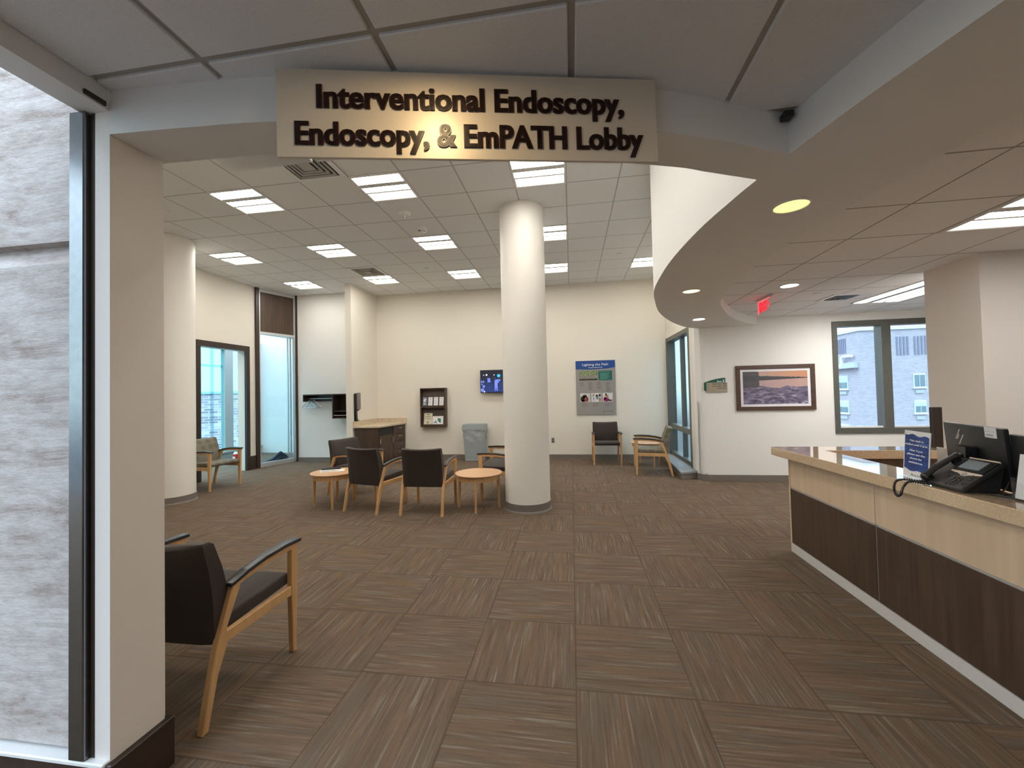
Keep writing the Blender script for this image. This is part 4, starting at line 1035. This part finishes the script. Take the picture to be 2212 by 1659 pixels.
# monitors behind the counter, backs toward us
def monitor(label, x, y, rz, wd, zt, logo):
    t = thing('monitor', label, 'monitor', (x, y, .74), rz, 'black monitors on the staff side of the desk')
    Z = zt - .74
    LM = Matrix.Translation((0, 0, Z)) @ Matrix.Rotation(math.radians(4), 4, 'X')
    MB().box(0, wd, 0, .022, -.325, 0, .004, 2, LM).build('housing', plain('monitor_black', (.014, .015, .015), .38, var=.06), t, 40)
    MB().box(.004, wd - .004, .022, .024, -.315, -.006, M=LM).build('screen', BLACK, t)
    MB().box(0, wd, .0, .02, -.003, .0015, M=LM).build('top_edge', plain('monitor_edge', (.20, .20, .20), .4), t)
    MB().box(wd / 2 - .045, wd / 2 + .045, -.045, -.02, .006, Z - .12).box(wd / 2 - .12, wd / 2 + .12, -.11, .09, 0, .01, .004, 1).box(wd / 2 - .05, wd / 2 + .05, -.04, .0, Z - .24, Z - .12).build('stand', BLACK, t)
    if logo:
        B = MB()
        for a_, z0, z1 in ((0, -.092, -.032), (.014, -.092, -.062), (.027, -.122, -.062)):
            q = .75
            if z1 - z0 < .012: B.prism([(.105 + a_ - .002, z0), (.105 + a_ + .012, z0), (.105 + a_ + .014, z1), (.105 + a_, z1)], -.001, .0, 'y', M=LM)
            else: B.prism([(.105 + a_ - (.0 - z0) * 0, z0), (.105 + a_ + .011, z0), (.105 + a_ + .011 + (z1 - z0) * q, z1), (.105 + a_ + (z1 - z0) * q, z1)], -.001, 0, 'y', M=LM)
        B.build('logo', plain('logo_grey', (.42, .42, .41), .3), t, label='slanted grey letter logo')
        MB().box(wd - .135, wd - .045, -.003, .0, -.055, .002, .002, 1, LM).build('sticker', PAPER, t, label='white asset sticker')
        MB().box(wd - .12, wd - .07, -.0035, -.003, -.045, -.035, M=LM).box(wd - .132, wd - .05, -.0035, -.003, -.022, -.0205, M=LM).build('sticker_print', GREYT, t)
        MB().box(wd - .075, wd - .015, -.05, -.026, -.215, -.195, .004, 1, LM).box(wd - .07, wd - .01, -.052, -.03, -.235, -.220, .004, 1, LM).build('plug', plain('cream_plug', (.55, .47, .36), .5), t, label='cream cable plugs')
    return t
monitor('black monitor with a white sticker, back toward the lobby', 2.315, 2.915, -PI / 2 - math.radians(14), .505, 1.295, True)
monitor('second black monitor at the right picture edge, behind the brochure holder', 2.215, 2.42, -PI / 2 - math.radians(5), .52, 1.268, False)
t = thing('cables', 'thin black cables running between phone and monitors', 'cable', (0, 0, 0))
cc = MB()
cc.tube(spline([(2.10, 2.43, .97), (2.16, 2.40, .985), (2.19, 2.40, 1.03)], 8), .004, 6)
cc.tube(spline([(2.12, 2.36, .97), (2.18, 2.37, .98), (2.21, 2.36, 1.03)], 8), .004, 6)
cc.tube(spline([(2.08, 2.42, .97), (2.12, 2.33, .97), (2.19, 2.27, .97), (2.215, 2.28, 1.04)], 8), .0045, 6)
o = cc.build('cables', BLACK, None, 60); bpy.data.objects.remove(t); o.name = 'cables'
tag(o, 'thin black cables running between phone and monitors', 'cable')
# acrylic brochure holder at the picture edge
t = thing('brochure_holder', 'clear acrylic brochure holder with white leaflets at the right edge', 'brochure holder', (2.145, 2.298, .965), -PI / 2)
MB().box(0, .11, 0, .004, 0, .20).box(0, .004, -.045, 0.004, 0, .11).box(.106, .11, -.045, .004, 0, .11).box(0, .11, -.045, -.041, 0, .09).box(0, .11, -.045, .004, 0, .004).build('acrylic_shell', ACRYL, t)
t2 = tag(MB().box(.006, .104, -.036, -.01, .006, .22, M=Matrix.Rotation(math.radians(-8), 4, 'X')).build('leaflet_stack', PAPER, None), 'white leaflets standing in the acrylic holder at the right edge', 'leaflets')
t2.location = (2.145, 2.298, .965); t2.rotation_euler = (0, 0, -PI / 2)

# ------------------------------------------------------------------ outdoors
WINB = plain('far_window_blind', (.45, .72, .74), .5, var=.04); WIND = plain('far_window_dark', (.13, .20, .24), .2, var=.1); WFR = plain('far_window_frame', (.62, .74, .78), .5)
t = thing('brick_building', 'pale brick building outside the bronze framed window', 'building', (14.02, 22., 0))
MB().prism([(0, 0), (0, 14), (16, 14), (16, 0)], -14, 4.27).build('wall', BRICK, t)
MB().box(-.06, 16, -.06, 14, 4.2, 4.34).build('parapet_cap', plain('parapet_cap', (.55, .57, .64), .6), t)
def fwin(x0, x1, z0, z1, left, split, name='window'):
    def bx(a0, a1, d0, d1, c0, c1):
        B = MB()
        return B.box(d0, d1, a0, a1, c0, c1) if left else B.box(a0, a1, d0, d1, c0, c1)
    f_ = bx(x0 - .05, x1 + .05, -.08, .02, z0 - .06, z0).box(*((-.05, .02, x0, x1, z0, z1) if left else (x0, x1, -.05, .02, z0, z1))).build(name, WFR, t)
    mid = (x0 + x1) / 2
    for a, c in ((x0 + .03, mid - .02), (mid + .02, x1 - .03)):
        bx(a, c, -.07, -.05, z0 + .04, z1 - (z1 - z0) * split).build('pane', WIND, f_)
        bx(a, c, -.07, -.05, z1 - (z1 - z0) * split, z1 - .04).build('blind', WINB, f_)
X0 = 14.02
for z0, z1, s_ in ((1.37, 2.03, .1), (.13, .74, .45), (-1.1, -.48, .4)):
    fwin(16.30 - X0, 16.79 - X0, z0, z1, False, s_); fwin(.86, 1.82, z0 - .02, z1 + .0, True, .5)
ACM = plain('ac_grille', (.36, .42, .52), .5)
for z0, z1 in ((1.09, 1.25), (-.18, -.02)):
    MB().box(16.37 - X0, 16.71 - X0, -.05, .02, z0, z1).build('air_conditioner', ACM, t)
    MB().box(-.05, .02, .98, 1.57, z0 - .02, z1 - .03).build('air_conditioner', ACM, t)
LOU = plain('louver_slot', (.17, .19, .27), .6)
for gx in (15.64, 16.40, 17.15):
    for k in range(4): MB().box(gx - X0 + k * .15, gx - X0 + .07 + k * .15, -.03, .02, 2.95, 3.84).build('louver', LOU, t)
for k in range(5): MB().box(-.03, .02, .95 + k * .14, 1.01 + k * .14, 3.19, 3.95).build('louver', LOU, t)
MB().box(-.25, .02, .08, 1.9, 2.40, 2.46).box(-.2, .02, .08, 1.9, 2.46, 2.68).build('ledge', plain('far_ledge', (.40, .45, .55), .6), t)
MB().tube(spline([(-.15, 1.6, 2.52), (-.15, 1.15, 2.52), (-.15, 1.05, 2.6), (-.15, 1.05, 2.9), (-.15, .95, 3.0), (-.15, .3, 3.0)], 6), .07, 10).build('pipe', plain('far_pipe', (.70, .72, .76), .4), t, 60)
t = thing('brick_building', 'long mauve brick building outside the corridor window', 'building', (-26.2, 25, 0), math.radians(40))
MB().box(-30, 30, 0, 10, -14, 2.0).build('wall', BRICK2, t)
MB().box(-30.1, 30, -.1, 10, 1.95, 2.12).build('parapet_cap', plain('roof_edge', (.45, .52, .60), .6), t)
